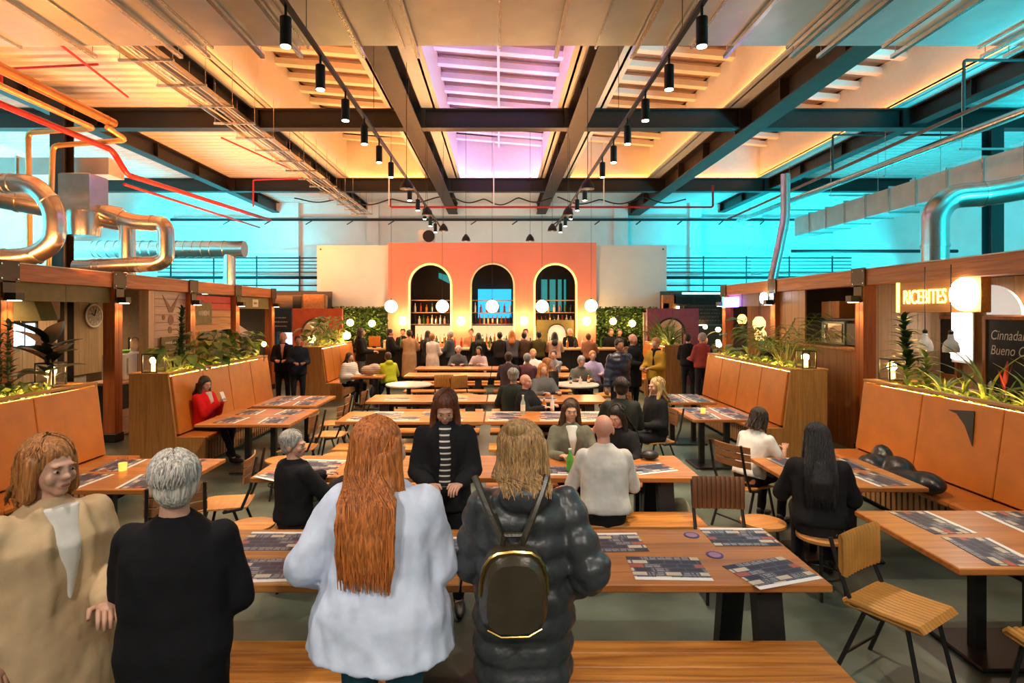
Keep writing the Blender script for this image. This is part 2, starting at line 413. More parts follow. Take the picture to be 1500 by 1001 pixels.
# ------------------------------------------------------------------ big sheet-metal duct across the hall, overhead
dt = thing('rectangular_duct', 'wide sheet metal duct crossing the hall overhead at the top', 'duct', (0, 6.15, 5.53))
segs = [-9.6 + 1.2*i for i in range(17)]
pm = MB().rbox(.004, 1.196, 0, 1.1, 0, .5, .008).mesh('duct_section')
fm = MB().box(-.012, .012, -.03, 1.13, -.025, .53).mesh('flange')
for x in segs:
    piece('duct_section', pm, M_galv2, dt, (x, 0, 0)); piece('flange', fm, M_galv, dt, (x, 0, 0))
struts = [-5.2, -4.1, -3.75, -3.05, -2.55, -1.75, -1.05, .72, 1.7, 2.1, 2.9, 3.75, 4.1, 5.05, 6.2, 6.5, 7.6]
for i, x in enumerate(struts):
    r = thing('strut_channel', 'grey steel strut under the overhead duct, %s from the left' % ORD[min(i, 15)] if i < 16 else 'grey steel strut under the overhead duct, last on the right', 'strut', (x, 6.05, 5.47), 0, 'struts under the overhead duct')
    MB().box(-.025, .025, 0, 1.42, 0, .045).build('channel', M_galv, r)
    for yy in (.02, 1.36):
        MB().cyl((0, yy, .04), .006, 1.45, 6).build('threaded_rod', M_galv, r)
# ------------------------------------------------------------------ wire cable tray at left
ct = thing('cable_tray', 'long suspended cable ladder with many cross brackets at upper left', 'cable tray', (-5.35, 7.4, 6.05))
for x in (-.26, .26): MB().box(x-.015, x+.015, 0, 15.5, 0, .07).build('side_rail', M_galv, ct)
rm = MB().box(-.42, .42, -.02, .02, -.05, -.01).mesh('bracket'); hm = MB().cyl((0,0,0), .006, .85, 6).mesh('hanger_rod')
for i in range(16):
    piece('bracket', rm, M_galv, ct, (0, .4+i*.98, 0))
    for x in (-.4, .4): piece('hanger_rod', hm, M_galv, ct, (x, .4+i*.98, -.03))
for k, x in enumerate((-.16, -.05, .07, .17)):
    MB().tube([(x+.03*math.sin(j*1.7+k), j*.97, .03) for j in range(17)], .016, 6).build('cable', [M_white, M_galv, mat('grey_cable', (.3,.28,.26)), M_white][k], ct, True)
# ------------------------------------------------------------------ pipes at left
def pipe(name, label, pts, r, m, cat='pipe', n=10, group=None, bends=True, extra=None):
    p0 = Vector(pts[0]); loc = [Vector(p)-p0 for p in pts]
    # round the corners
    out = [loc[0]]
    for i in range(1, len(loc)-1):
        a, b_, c = loc[i-1], loc[i], loc[i+1]
        k = min(r*2.2, (a-b_).length*.45, (c-b_).length*.45)
        p, q = b_+(a-b_).normalized()*k, b_+(c-b_).normalized()*k
        for t in (0, .25, .5, .75, 1): out.append(p*(1-t)**2 + b_*2*t*(1-t) + q*t*t)
    out.append(loc[-1])
    root = thing(name, label, cat, p0, 0, group)
    MB().tube(out, r, n).build('pipe_run' if cat == 'pipe' else 'duct_run', m, root, True)
    # collars at the joints
    for i in range(len(loc)-1):
        a, b_ = loc[i], loc[i+1]; d = (b_-a); L = d.length; d.normalize()
        ts = [r*2.4] + ([L-r*2.4] if L > r*6 else [])
        if extra: ts += [x for x in [extra*(j+1) for j in range(int(L/extra))] if r*3 < x < L-r*3]
        for t in ts:
            if 0 < t < L: MB().tube([a+d*(t-.02), a+d*(t+.02)], r*1.07, n).build('collar', m, root, True)
    return root
pipe('insulated_pipe', 'thick orange insulated pipe sloping in from the upper left corner', [(-7.45, 7.6, 5.85), (-7.45, 11.2, 5.85)], .085, M_copper, extra=1.6)
pipe('gold_pipe', 'thin gold pipe under the thick orange one, bending down at its end', [(-7.62, 7.6, 5.66), (-7.62, 10.9, 5.66), (-8.9, 10.95, 5.60), (-8.9, 11.0, 3.0)], .05, mat('gold_pipe', (.75,.48,.2), rough=.3, metal=.7), extra=2)
pipe('gold_pipe', 'gold return pipe looping back round the end of the orange pipe', [(-7.45, 11.0, 5.72), (-7.40, 11.5, 5.62), (-8.7, 11.3, 5.45), (-8.75, 11.25, 3.0)], .05, MATS['gold_pipe'])
pipe('sprinkler_main', 'red sprinkler main with a kink running along the left side', [(-7.8, 7.6, 5.45), (-7.75, 11.6, 5.45), (-7.7, 12.0, 5.05), (-8.5, 21.5, 5.62)], .055, M_red, extra=2.2)
pipe('sprinkler_branch', 'thin red branch pipe below the red sprinkler main at left', [(-7.9, 12.2, 4.9), (-8.9, 21.5, 5.35)], .03, M_red)
pipe('sprinkler_branch', 'thin red pipe crossing the amber lit roof deck at upper left', [(-6.9, 8.0, 6.55), (-7.5, 11.7, 6.55)], .022, M_red)
pipe('sprinkler_branch', 'thin red pipe running sideways under the amber roof deck', [(-9.1, 10.6, 6.4), (-9.1, 10.6, 6.65), (-7.2, 10.4, 6.65)], .022, M_red)
pipe('sprinkler_branch', 'thin dark red pipe under the rear left roof deck', [(-7.9, 18.6, 5.6), (-7.9, 18.6, 6.45), (-5.9, 18.3, 6.45)], .025, M_red)
pipe('sprinkler_branch', 'short diagonal red pipe in the rear left roof bay', [(-7.0, 14.6, 6.6), (-6.2, 18.9, 6.6)], .022, M_red)
pipe('sprinkler_cross_main', 'red sprinkler pipe spanning the back of the hall above the bar', [(-3.7, 19.6, 6.0), (-3.7, 19.6, 5.76), (7.2, 19.6, 5.76), (7.2, 19.6, 6.5)], .035, M_red)
for x, lab in ((-3.72, 'left'), (-.2, 'middle'), (3.5, 'right')):
    pipe('drop_rod', 'white vertical drop pipe above the red sprinkler pipe, %s one' % lab, [(x, 19.5, 7.95), (x, 19.5, 5.8)], .022, M_white)
# silver ventilation ducts at left
pipe('vent_duct', 'silver elbow duct dropping on to the kiosk roof at far left', [(-9.2, 9.5, 4.30), (-7.62, 9.5, 4.32), (-7.28, 9.5, 3.9), (-7.28, 9.5, 3.35), (-7.62, 9.45, 3.10), (-8.15, 9.3, 3.06)], .155, M_galv, 'duct', 20, extra=.55)
pipe('vent_duct', 'fat silver duct leaning behind the elbow duct at far left', [(-9.9, 9.9, 4.45), (-7.1, 10.9, 3.95)], .22, M_galv, 'duct', 20, extra=.7)
r = thing('duct_junction_box', 'bulky silver junction box between the two elbow ducts at left', 'duct', (-7.6, 10.6, 3.75))
MB().rbox(-.28, .28, -.25, .25, .30, .95, .02).build('box', M_galv, r); MB().lathe([(.26, -.15), (.28, .0), (.28, .3)], (0,0,0), 20).build('collar', M_galv, r, True)
MB().box(-.3, .3, -.27, .27, .28, .31).build('flange', M_galv, r)
pipe('vent_duct', 'silver loop duct turning down and back above the left kiosk beam', [(-7.3, 10.7, 4.05), (-6.75, 10.7, 3.86), (-6.22, 10.7, 3.84), (-6.15, 10.7, 3.7), (-6.15, 10.7, 3.2), (-6.3, 10.7, 3.1), (-7.75, 10.6, 3.02)], .14, M_galv, 'duct', 20, extra=.5)
pipe('vent_duct', 'short vertical silver duct standing on the left kiosk roof', [(-6.9, 10.75, 3.8), (-6.9, 10.75, 2.85)], .135, M_galv, 'duct', 20, extra=.4)
r = pipe('spiral_duct', 'long horizontal spiral duct across the turquoise back at left', [(-13.9, 19, 4.28), (-8.35, 19, 4.28)], .27, M_galv, 'duct', 24, extra=.28)
pipe('spiral_duct', 'vertical silver drop at the right end of the horizontal spiral duct', [(-8.85, 19, 4.1), (-8.85, 19, 0)], .19, M_galv, 'duct', 20, extra=.4)
r = thing('rectangular_duct', 'flat sheet metal duct at left above the silver elbow ducts', 'duct', (-11.85, 11.95, 5.04))
for k in range(4): MB().rbox(k*.95+.005, k*.95+.945, 0, .5, 0, .36, .01).build('duct_section', M_galv2, r); MB().box(k*.95-.02, k*.95+.02, -.03, .53, -.03, .39).build('flange', M_galv, r)
# ------------------------------------------------------------------ ducts and pipes at right
pipe('vent_duct', 'big silver elbow duct rising from the right kiosk roof', [(6.75, 9.0, 2.79), (6.75, 9.0, 3.75), (6.98, 9.0, 4.0), (7.5, 8.9, 4.02), (8.6, 8.4, 4.2)], .185, M_galv, 'duct', 24, extra=.5)
pipe('vent_duct', 'slim bent silver pipe leaning over the right kiosk roof', [(6.4, 13, 5.3), (6.4, 13, 4.3), (6.08, 13, 2.79)], .10, M_galv, 'duct', 16, extra=.7)
r = thing('rectangular_duct', 'long ribbed sheet metal duct running down the turquoise right side', 'duct', (10.2, 8.0, 4.75))
sm_ = MB().rbox(-.35, .35, .005, .945, 0, .6, .01).mesh('duct_section'); fm_ = MB().box(-.39, .39, -.015, .015, -.04, .64).mesh('flange')
for k in range(12): piece('duct_section', sm_, M_galv2, r, (0, k*.95, 0)); piece('flange', fm_, M_galv, r, (0, k*.95, 0))
pipe('service_pipe', 'grey service pipe above the ribbed duct at right', [(9.25, 7.7, 5.75), (9.25, 22.5, 5.75)], .085, M_galv, extra=2)
pipe('sprinkler_main', 'rust coloured sprinkler pipe crossing the right side diagonally', [(7.88, 7.6, 5.62), (8.35, 21.5, 5.62)], .035, mat('rust_pipe', (.25,.10,.07)), extra=2.5)
for k, (y, x) in enumerate(((10.0, 8.0), (14.2, 8.15))):
    pipe('sprinkler_branch', 'thin dark branch pipe under the turquoise roof, %s' % ('nearer one' if k == 0 else 'farther one'), [(x, y, 5.62), (x, y, 6.55), (x+3.2, y, 6.55)], .025, mat('dark_pipe', (.04,.03,.03)))
for k in range(5):
    r = thing('trapeze_hanger', 'steel trapeze hanger over the ribbed right duct, %s from the camera' % ORD[k], 'hanger', (9.9, 9.3+k*2.3, 5.45), 0, 'trapeze hangers at right')
    MB().box(-.7, .7, -.02, .02, 0, .04).build('crossbar', M_galv, r)
    for x in (-.66, .66): MB().cyl((x, 0, 0), .007, 1.45, 6).build('threaded_rod', M_galv, r)
pipe('wall_pipe', 'dark pipe running along the right side with a dropped end', [(8.8, 17.5, 4.05), (13.8, 17.5, 4.05)], .05, MATS['dark_pipe'])
# ------------------------------------------------------------------ rail high on the back wall with hooks, railings below
r = thing('wall_rail', 'grey horizontal rail high across the back wall with small arms', 'rail', (0, 24.7, 6.15))
MB().box(HX0, HX1, -.04, .04, -.05, .05).build('rail', M_black, r)
am = MB().bar((0, 0, -.05), (-.22, -.12, -.22), .05, .04).mesh('arm')
for k in range(14): piece('arm', am, M_black, r, (-11.5+k*1.75, 0, 0))
for side, x0, x1, lab in ((-1, HX0+.1, -6.6, 'long horizontal pipe railing in front of the back wall at left'), (1, 6.05, HX1-.1, 'long horizontal pipe railing in front of the back wall at right')):
    r = thing('railing', lab, 'railing', (0, 23.6, 0))
    for z, rr in ((3.05, .03), (3.30, .03), (3.62, .07), (3.84, .02), (4.0, .02), (4.14, .02), (4.28, .02), (4.42, .03)):
        MB().tube([(x0, 0, z), (x1, 0, z)], rr, 6).build('rail', M_black, r)
    k = x0+.5
    while k < x1: MB().box(k-.025, k+.025, .02, .06, 0, 4.5).build('post', M_black, r); k += 1.75
# hanging cables at the back roof
for k, (xa, xb) in enumerate(((-7.5, -2.2), (-1.8, 1.9), (2.1, 6.8))):
    pts = [(xa+(xb-xa)*t/40, 21.2, 6.38-.20*abs(math.sin(PI*t/40*3))**1.3+.05*math.sin(t*.21+k)) for t in range(41)]
    tag(MB().tube(pts, .025, 6).build('slack_cable', M_black, None, True), 'black slack cable bundle under the rear roof, %s' % ['left of the centre', 'over the middle of the bar', 'right of the centre'][k], 'cable', 'slack cables')
# ------------------------------------------------------------------ lighting tracks with spotlights and dome pendants
def spot_head(parent_x, y, label, power, tx):
    r = thing('track_spotlight', label, 'spotlight', (parent_x, y, 4.60), 0, 'track spotlights')
    MB().lathe([(.048, 0), (.048, .24), (.03, .25)], (0,0,-.16), 16).build('barrel', M_black, r, True)
    MB().cyl((0,0,.08), .012, .11, 8).build('stem', M_black, r)
    MB().lathe([(.040, 0), (.040, .006)], (0,0,-.166), 16).build('lens', E_spot, r)
    l = light('track_spot', 'SPOT', (parent_x, y, 4.40), power, WHITEW, spot=78, blend=.75, soft=.05)
    aim(l, (parent_x+tx, y+.4, 0))
for x, side in ((-1.8, 'left'), (1.7, 'right')):
    tr = thing('lighting_track', 'black lighting track hanging %s of the centre aisle' % side, 'track', (x, 0, 4.80))
    MB().box(-.022, .022, 1.0, 18.5, -.018, .018).build('rail', M_black, tr)
    for k in range(5): MB().cyl((0, 2.5+k*2.9, .018), .004, 2.06, 6).build('hanger_rod', M_black, tr)
    for k in range(11):
        y = 4.88+.945*k if k < 6 else 11.6 + (k-6)*1.15
        spot_head(x, y, '%s black cylinder spotlight from the camera on the %s track' % (ORD[k], side), 270, (-1.6, 1.2, -.2)[k % 3]*(1 if x < 0 else -1))
    for k, (y, dx, z) in enumerate(((10.9, .05, 4.62), (13.6, .1, 4.58), (16.0, .25, 4.55), (17.2, .8, 4.42))):
        sx = 1 if x < 0 else -1
        r = thing('dome_pendant', '%s black dome pendant from the camera along the %s track' % (ORD[k], side), 'pendant lamp', (x+dx*sx, y, z), 0, 'dome pendants')
        MB().lathe([(.13, 0), (.125, .04), (.10, .11), (.06, .16), (.03, .20)], (0,0,-.1), 16).build('shade', M_black, r, True)
        MB().cyl((0,0,.1), .005, (8.0 if k == 3 else 6.9)-z-.1, 6).build('cord', M_black, r)
        MB().ell((0,0,-.08), (.05,.05,.04), 10, 6).build('bulb', mat('unlit_bulb', (.8,.75,.65)), r)
# ================================================================== timber kiosks along both sides
def scribble_mesh(lines, wd, ht, seed=1, fill=.9):     # rows of short chalk strokes standing for writing too small to read
    rnd = random.Random(seed); m = MB()
    for k in range(lines):
        z = ht/2 - (k+.5)*ht/lines; x = -wd/2*fill*(.7+.3*rnd.random())
        xe = -x
        while x < xe:
            l = rnd.uniform(.012, .04)*wd/.6
            h = ht/lines*.32*rnd.uniform(.6, 1.1)
            m.add([(x, -.001, z-h/2), (x+l, -.001, z-h/2), (x+l*1.1, -.001, z+h/2), (x+l*.1, -.001, z+h/2)], [(0,1,2,3)])
            x += l+rnd.uniform(.01, .025)*wd/.6
    return m
M_chalkb = mat('chalkboard', (.018, .017, .015), rough=.6, noise=.3, nscale=4)
M_chalk = mat('chalk_white', (.8, .78, .72), rough=.9, noise=0)
M_cream = mat('cream_print', (.80, .72, .55), rough=.8, noise=0)
M_bracket = mat('bronze_bracket', (.065, .045, .022), rough=.45, metal=.3)
def kiosk_frame(side, xf, xb, posts, y_end, y_start, tops):
    s = 1 if side == 'left' else -1               # s: direction towards the aisle
    # posts
    names = ['nearest the camera', 'second from the camera', 'third from the camera', 'fourth from the camera', 'farthest from the camera']
    for k, y in enumerate(posts):
        r = thing('kiosk_post', 'red timber post with a downlight on the %s kiosk row, %s' % (side, names[k] if k < len(posts)-1 else names[-1]), 'post', (xf, y, 0), 0, 'kiosk posts')
        MB().rbox(-.10, .10, -.10, -.005, .15, 2.62, .006).rbox(-.10, .10, .005, .10, .15, 2.62, .006).build('timber', W_post, r)
        MB().rbox(-.115, .115, -.115, .115, 0, .15, .01).build('base_shoe', M_black, r)
        br = MB().box(s*.115-.012, s*.115+.012, -.17, .17, 2.60, 2.89).box(s*.115-.012, s*.115+.012, -.10, .10, 2.40, 2.62).build('bracket', M_bracket, r)
        bm_ = MB().lathe([(.012, 0), (.012, .012)], (0,0,0), 8, 'x').mesh('bolt')
        for yy in (-.13, .13):
            for z in (2.65, 2.84): piece('bolt', bm_, M_galv, br, (s*.13, yy, z))
        lp = MB().box(s*.11, s*.11+s*.16, -.07, .07, 2.36, 2.46).build('downlight', M_black, r)
        MB().box(s*.14, s*.14+s*.11, -.05, .05, 2.353, 2.36).build('lens', E_post, lp)
        light('post_downlight', 'SPOT', (xf+s*.20, y, 2.34), 22, (1, .66, .32), spot=95, blend=.6, soft=.04)
    # beam in lengths between posts
    ys = [y_start]+list(posts)+([y_end] if y_end > posts[-1]+.3 else [])
    for k in range(len(ys)-1):
        r = thing('timber_beam', 'red timber beam on top of the %s kiosks, %s length from the camera' % (side, ORD[k]), 'beam', (xf, ys[k], 2.62), 0, 'kiosk top beams')
        MB().rbox(-.10, .10, .0, ys[k+1]-ys[k], 0, .24, .008).build('timber', W_beam, r)
        MB().box(-.11, .11, 0, ys[k+1]-ys[k], .24, .255).build('top_strip', M_cream, r)
    # added roof panel that blocks the floodlights, then rear wall of the row
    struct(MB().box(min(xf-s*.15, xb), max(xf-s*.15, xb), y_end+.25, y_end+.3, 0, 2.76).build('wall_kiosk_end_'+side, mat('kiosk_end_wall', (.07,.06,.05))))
    struct(MB().box(min(xf-s*.1, xb), max(xf-s*.1, xb), y_start, y_end, 2.76, 2.80).build('ceiling_kiosk_added_'+side, mat('added_kiosk_roof', (.10, .075, .05))))
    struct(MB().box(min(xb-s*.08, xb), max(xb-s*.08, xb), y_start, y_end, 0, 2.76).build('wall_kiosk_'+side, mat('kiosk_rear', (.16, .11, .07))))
PL = [7.66, 9.9, 12.3, 14.4, 16.65]
kiosk_frame('left', -6.6, -9.0, PL, 16.8, 2.0, None)
PR = [9.04, 11.9, 14.5]
kiosk_frame('right', 5.7, 8.2, PR, 14.7, 2.0, None)
for x, ys, sgn in ((-7.9, (5.5, 8.6, 11.0, 13.4, 15.6), 1), (7.0, (4.6, 7.4, 10.2, 13.2), -1)):  # lamps added to brighten the kiosk interiors
    for k, y in enumerate(ys):
        r = thing('added_ceiling_lamp', 'added flush ceiling lamp inside the %s kiosks, %s from the camera' % ('left' if sgn > 0 else 'right', ORD[k]), 'lamp', (x, y, 2.70), 0, 'added kiosk ceiling lamps')
        MB().lathe([(.11, 0), (.12, .06)], (0,0,0), 16).build('housing', M_black, r); MB().lathe([(.09, 0), (.09, .006)], (0,0,-.006), 16).build('lens', E_post, r)
        light('kiosk_fill_lamp', 'SPOT', (x, y, 2.67), 150, (1, .64, .34), spot=150, blend=.9, soft=.08)
def boards(name, label, cat, plane, a0, a1, z0, z1, pos, m, horizontal=True, wd=.16, th=.03, m2=None):
    """cladding of separate boards; plane 'x' -> lies in an X=const plane, a runs along Y"""
    r = thing(name, label, cat, (pos, a0, z0) if plane == 'x' else (a0, pos, z0))
    L = a1-a0; H = z1-z0
    n = max(1, round((H if horizontal else L)/wd)); st = (H if horizontal else L)/n
    for i in range(n):
        if horizontal: q = (0, L, i*st+.003, (i+1)*st-.003)
        else: q = (i*st+.003, (i+1)*st-.003, 0, H)
        if plane == 'x': b_ = MB().rbox(-th/2, th/2, q[0], q[1], q[2], q[3], .004)
        else: b_ = MB().rbox(q[0], q[1], -th/2, th/2, q[2], q[3], .004)
        b_.build('board', m2 if (m2 and i >= n-2) else m, r)
    return r
# ---------------- left row
r = thing('olive_board', 'olive fascia boards under the left kiosk beam nearest the camera', 'panel', (-6.6, 7.8, 2.36))
for k in range(2): MB().rbox(-.02, .02, k*1.0+.004, k*1.0+.996, 0, .26, .004).build('board', M_olive, r)
boards('plank_wall', 'grey brown vertical plank wall inside the left kiosk behind the clock', 'wall cladding', 'x', 8.9, 13.2, .9, 2.62, -8.75, W_grey, False, .28)
boards('plank_wall', 'grey blue lower planks inside the left kiosk below the clock', 'wall cladding', 'x', 8.9, 12.3, 0, .88, -8.78, mat('grey_panel', (.30, .31, .29)), False, .4)
c = thing('wall_clock', 'round white wall clock with dark numerals on the left kiosk planks', 'clock', (-8.72, 12.45, 2.13))
MB().lathe([(.24, 0), (.24, .02)], (0,0,0), 28, 'x').build('face', mat('clock_face', (.35,.33,.28)), c)
MB().tube([(.02, .24*math.cos(t*PI/14), .24*math.sin(t*PI/14)) for t in range(28)], .018, 6, closed=True).build('rim', M_white, c, True)
for t in range(12):
    a = t*PI/6; MB().bar((.025, .13*math.cos(a), .13*math.sin(a)), (.025, .20*math.cos(a), .20*math.sin(a)), .012, .02, (1,0,0)).build('numeral', M_white, c)
MB().bar((.03, 0, 0), (.03, .05, .14), .012, .012, (1,0,0)).bar((.03, 0, 0), (.03, -.09, .05), .012, .012, (1,0,0)).build('hands', M_black, c)
h = thing('extractor_hood', 'tan box extractor hood inside the near left kiosk', 'hood', (-7.6, 9.6, 1.95))
MB().rbox(-1.1, .1, -.5, .3, .12, .45, .02).build('canopy', mat('tan_hood', (.50,.30,.17)), h); MB().prism([(-.2, .12), (.45, .12), (.3, .52), (.0, .52)], -.55, -.2, 'xz').build('chimney', M_olive, h); MB().box(-1.1, .1, -.52, -.5, .10, .14).build('lip', M_galv, h)
MB().box(-1.1, .1, -.5, .3, .45, .82).build('cover', mat('tan_cover', (.42,.27,.20)), h)
s_ = thing('service_window', 'glowing pale blue window panel low inside the near left kiosk', 'window', (-8.71, 10.1, 1.58))
MB().box(-.02, .02, 0, .75, 0, .42).build('pane', emis('pale_blue_glow', (.55,.85,1.0), 2.2), s_); MB().box(-.03, .05, -.04, 0, -.04, .46).box(-.03, .05, .75, .79, -.04, .46).box(-.03, .05, -.04, .79, .42, .46).build('frame', M_black, s_)
for k in range(2): MB().box(.02, .03, .24+k*.26, .26+k*.26, 0, .42).build('mullion', M_black, s_)
ct = thing('kiosk_counter', 'pink timber counter of the left kiosk beside the second post', 'counter', (-6.95, 10.1, 0))
MB().rbox(-.3, .3, 0, 2.1, .92, .97, .01).build('worktop', wood('pinkish_worktop', (.42,.22,.13), (.58,.33,.21), 'y'), ct)
for k in range(6): MB().rbox(.20, .23, 0, 2.1, .02+k*.15, .165+k*.15, .004).build('board', W_pink if k < 3 else M_black, ct)
MB().box(-.28, .2, .05, 2.05, 0, .9).build('carcass', M_black, ct)
bx = thing('white_cabinet', 'white boxy appliance on the left kiosk counter', 'appliance', (-7.0, 10.5, .97))
MB().rbox(-.2, .22, 0, .75, 0, .48, .02).build('body', M_white, bx); MB().box(.22, .24, .04, .06, .1, .4).build('handle', M_galv, bx); MB().box(.215, .225, .36, .365, .02, .46).build('door_gap', M_black, bx)
g = thing('green_tray', 'bright green tray on top of the white appliance', 'tray', (-6.98, 10.72, 1.45))
MB().lathe([(.10, 0), (.16, .05), (.15, .055), (.09, .01)], (0,0,0), 18).build('bowl', mat('green_plastic', (.16,.55,.05)), g, True)
lp = thing('metal_scoop_lamp', 'pale curved metal lid leaning beside the timber jamb', 'lid', (-7.0, 11.12, 1.45))
MB().ell((0,0,.14), (.04,.16,.14), 14, 8, Matrix.Rotation(.3, 3, 'X')).build('lid', M_galv, lp, True); MB().box(-.01, .01, -.17, -.15, 0, .28).build('stand', M_black, lp)
jb = tag(MB().rbox(-.09, .09, -.09, .09, 0, 2.62, .01).build('timber_jamb', W_pale, None, loc=(-6.68, 10.98, 0)), 'pale timber jamb between the grey planks and the pink boards', 'post')
pk = boards('board_wall', 'pink horizontal boards with a burnt pattern on the left kiosk', 'wall cladding', 'x', 11.1, 12.2, .3, 2.62, -6.62, W_pink, True, .155)
for k, (yy, zz, rr) in enumerate(((11.65, 2.05, .10), (11.62, 1.85, .07), (11.4, 2.1, .05))):
    MB().lathe([(rr, 0), (rr, .006)], (.015, yy-11.1, zz-.3), 16, 'x', 1, 1).build('burnt_mark', mat('burnt_wood', (.26,.13,.075)), pk)
MB().prism([(.25, 2.25), (.55, 2.0), (.85, 2.28), (.62, 1.9), (.48, 1.9)], .015, .021, 'yz').build('burnt_mark', MATS['burnt_wood'], pk)
def signboard(label, y0, y1, z0, z1, x, m, lines, face, seed, group=None):
    r = thing('sign_board', label, 'sign', (x, (y0+y1)/2, (z0+z1)/2), 0, group)
    w2, h2 = (y1-y0)/2, (z1-z0)/2
    MB().rbox(-.015, .015, -w2, w2, -h2, h2, .004).build('panel', m, r)
    tm = scribble_mesh(lines, 2*w2*.85, 2*h2*.8, seed).mesh('lettering')
    piece('lettering', tm, M_cream, r, (.017*face, 0, 0), (0, 0, R(90*face)))['kind'] = 'stuff'
    return r
signboard('olive sign with small pale lettering on the pink boards', 11.25, 11.85, 1.32, 1.72, -6.57, M_olive, 2, 1, 3)
signboard('plain olive sign panel below the orange boards of the left kiosk', 12.65, 13.95, 1.1, 1.78, -6.55, M_olive, 1, 1, 4)
boards('board_wall', 'orange horizontal boards with a red top strip on the left kiosk', 'wall cladding', 'x', 12.45, 14.2, .3, 2.58, -6.6, W_orange, True, .16, m2=mat('red_board', (.62, .03, .015)))
signboard('olive panel overlapping the red top strip on the left kiosk', 12.5, 13.2, 1.95, 2.42, -6.56, M_olive, 1, 1, 9)
r = thing('olive_board', 'olive fascia with a small pale sign over the far left kiosk opening', 'panel', (-6.6, 14.55, 2.3))
MB().rbox(-.02, .02, 0, 2.0, 0, .30, .004).build('board', M_olive, r); MB().box(.021, .026, .9, 1.25, .05, .25).build('sign_plate', M_cream, r)
piece('lettering', scribble_mesh(1, .26, .2, 5).mesh('lettering'), mat('sign_ink', (.1,.08,.05)), r, (.028, 1.07, .15), (0,0,R(90)))['kind'] = 'stuff'
aw = thing('awning', 'small red and cream awning inside the far left kiosk opening', 'awning', (-7.4, 15.6, 1.55))
MB().prism([(-.5, 0), (.5, 0), (.5, .08), (0, .42), (-.5, .42)], -.5, .5, 'xz').build('canopy', mat('cream_canvas', (.62,.45,.36)), aw); [MB().box(q-.02, q+.02, -.48, -.44, -1.55, .02).build('pole', M_black, aw) for q in (-.46, .46)]; MB().box(-.5, .5, -.54, -.5, -.16, .06).build('valance', mat('red_canvas', (.62,.05,.06)), aw)
# ---------------- far left kiosk facing the camera
fk = thing('far_kiosk', 'far left timber kiosk front facing the camera beside the red arch', 'kiosk', (-7.3, 18.6, 0))
MB().rbox(-.4, 1.75, -.1, .12, 2.35, 2.75, .01).build('header', wood('brown_header', (.16,.09,.035), (.24,.14,.06), 'x'), fk)
for x in (-.35, .95, 1.65): MB().rbox(x-.09, x+.09, -.1, .1, 0, 2.35, .01).build('post', W_post, fk)
MB().rbox(1.05, 1.7, -.13, .0, 2.0, 2.78, .01).build('side_panel', W_orange, fk); MB().rbox(.72, .98, -.16, .1, 2.3, 2.72, .01).build('corner_block', M_black, fk)
MB().rbox(-.35, 1.65, -.05, .3, .0, 1.05, .01).build('counter', W_cedar, fk)
for x in (-.35, .98): MB().box(x-.05, x+.05, -.14, -.1, 2.0, 2.28).build('strip_lamp', E_post, fk)
mb_ = thing('menu_board', 'black hanging menu board with pink lettering in the far left kiosk', 'sign', (-6.95, 18.45, 1.95))
MB().rbox(-.33, .33, -.015, .015, -.36, .36, .004).build('panel', M_chalkb, mb_); piece('lettering', scribble_mesh(3, .5, .4, 8).mesh('lettering'), mat('pink_chalk', (.75,.42,.35)), mb_, (0, -.018, -.05))['kind'] = 'stuff'
tw = boards('tile_wall', 'blue patterned tile wall behind the far left kiosk', 'wall cladding', 'y', -7.4, -5.7, 1.1, 2.3, 19.3, mat('blue_tiles', (.10,.18,.24), noise=.8, nscale=14), True, .2)
fr = thing('drinks_fridge', 'glowing glass drinks fridge in the far left kiosk', 'fridge', (-6.8, 18.9, 1.05)); MB().rbox(-.3, .3, -.1, .1, 0, .55, .02).build('body', M_galv, fr); MB().box(-.25, .25, -.11, -.1, .05, .5).build('door', emis('fridge_glow', (.55,.75,.9), 1.2), fr)
# ---------------- right row
r = thing('neon_sign', 'orange timber box sign with glowing yellow RICEBITES neon lettering', 'sign', (5.66, 7.5, 2.20))
MB().rbox(-.02, .10, -.70, .72, 0, .44, .006).build('box', wood('sign_timber', (.50,.17,.03), (.70,.28,.06), 'y'), r)
MB().box(-.03, .11, .68, .74, -.0, .46).build('edge_strip', emis('sign_edge_glow', (1.0,.60,.15), 3), r)
tm = text_mesh('RICEBITES', .27, .006, 0, 0)
piece('lettering', tm, emis('yellow_neon', (1.0,.70,.16), 3.2), r, (-.035, .20, .20), (R(90), 0, R(-90)), (.66, 1, 1))
light('neon_glow', 'AREA', (5.40, 7.7, 2.40), 6, (1, .6, .15), (0, R(90), 0), .9, .25)
lp = thing('disc_lamp', 'large round white glowing disc lamp on the neon sign', 'lamp', (5.60, 6.98, 2.42))
MB().lathe([(.19, 0), (.20, .02), (.20, .06)], (-.05,0,0), 32, 'x').build('diffuser', emis('white_disc', (1.0,.93,.82), 9), lp); MB().lathe([(.15, 0), (.15, .03)], (.01,0,0), 24, 'x').build('mount', M_black, lp)
lp = thing('light_tube', 'bright white vertical light panel under the neon sign', 'lamp', (6.85, 8.62, 1.35)); MB().rbox(-.02, .02, -.17, .17, .15, .85, .01).build('diffuser', emis('white_panel_glow', (1.0,.90,.80), 3), lp); MB().box(.02, .04, -.2, .2, .1, .9).build('frame', M_white, lp)
boards('plank_wall', 'pale larch plank wall behind the neon sign of the right kiosk', 'wall cladding', 'x', 4.5, 9.6, 0, 2.7, 7.02, W_pale, False, .34)
boards('plank_wall', 'pale larch planks beside the kiosk post left of the neon sign', 'wall cladding', 'y', 5.75, 7.0, 0, 2.7, 9.15, W_pale, False, .21)
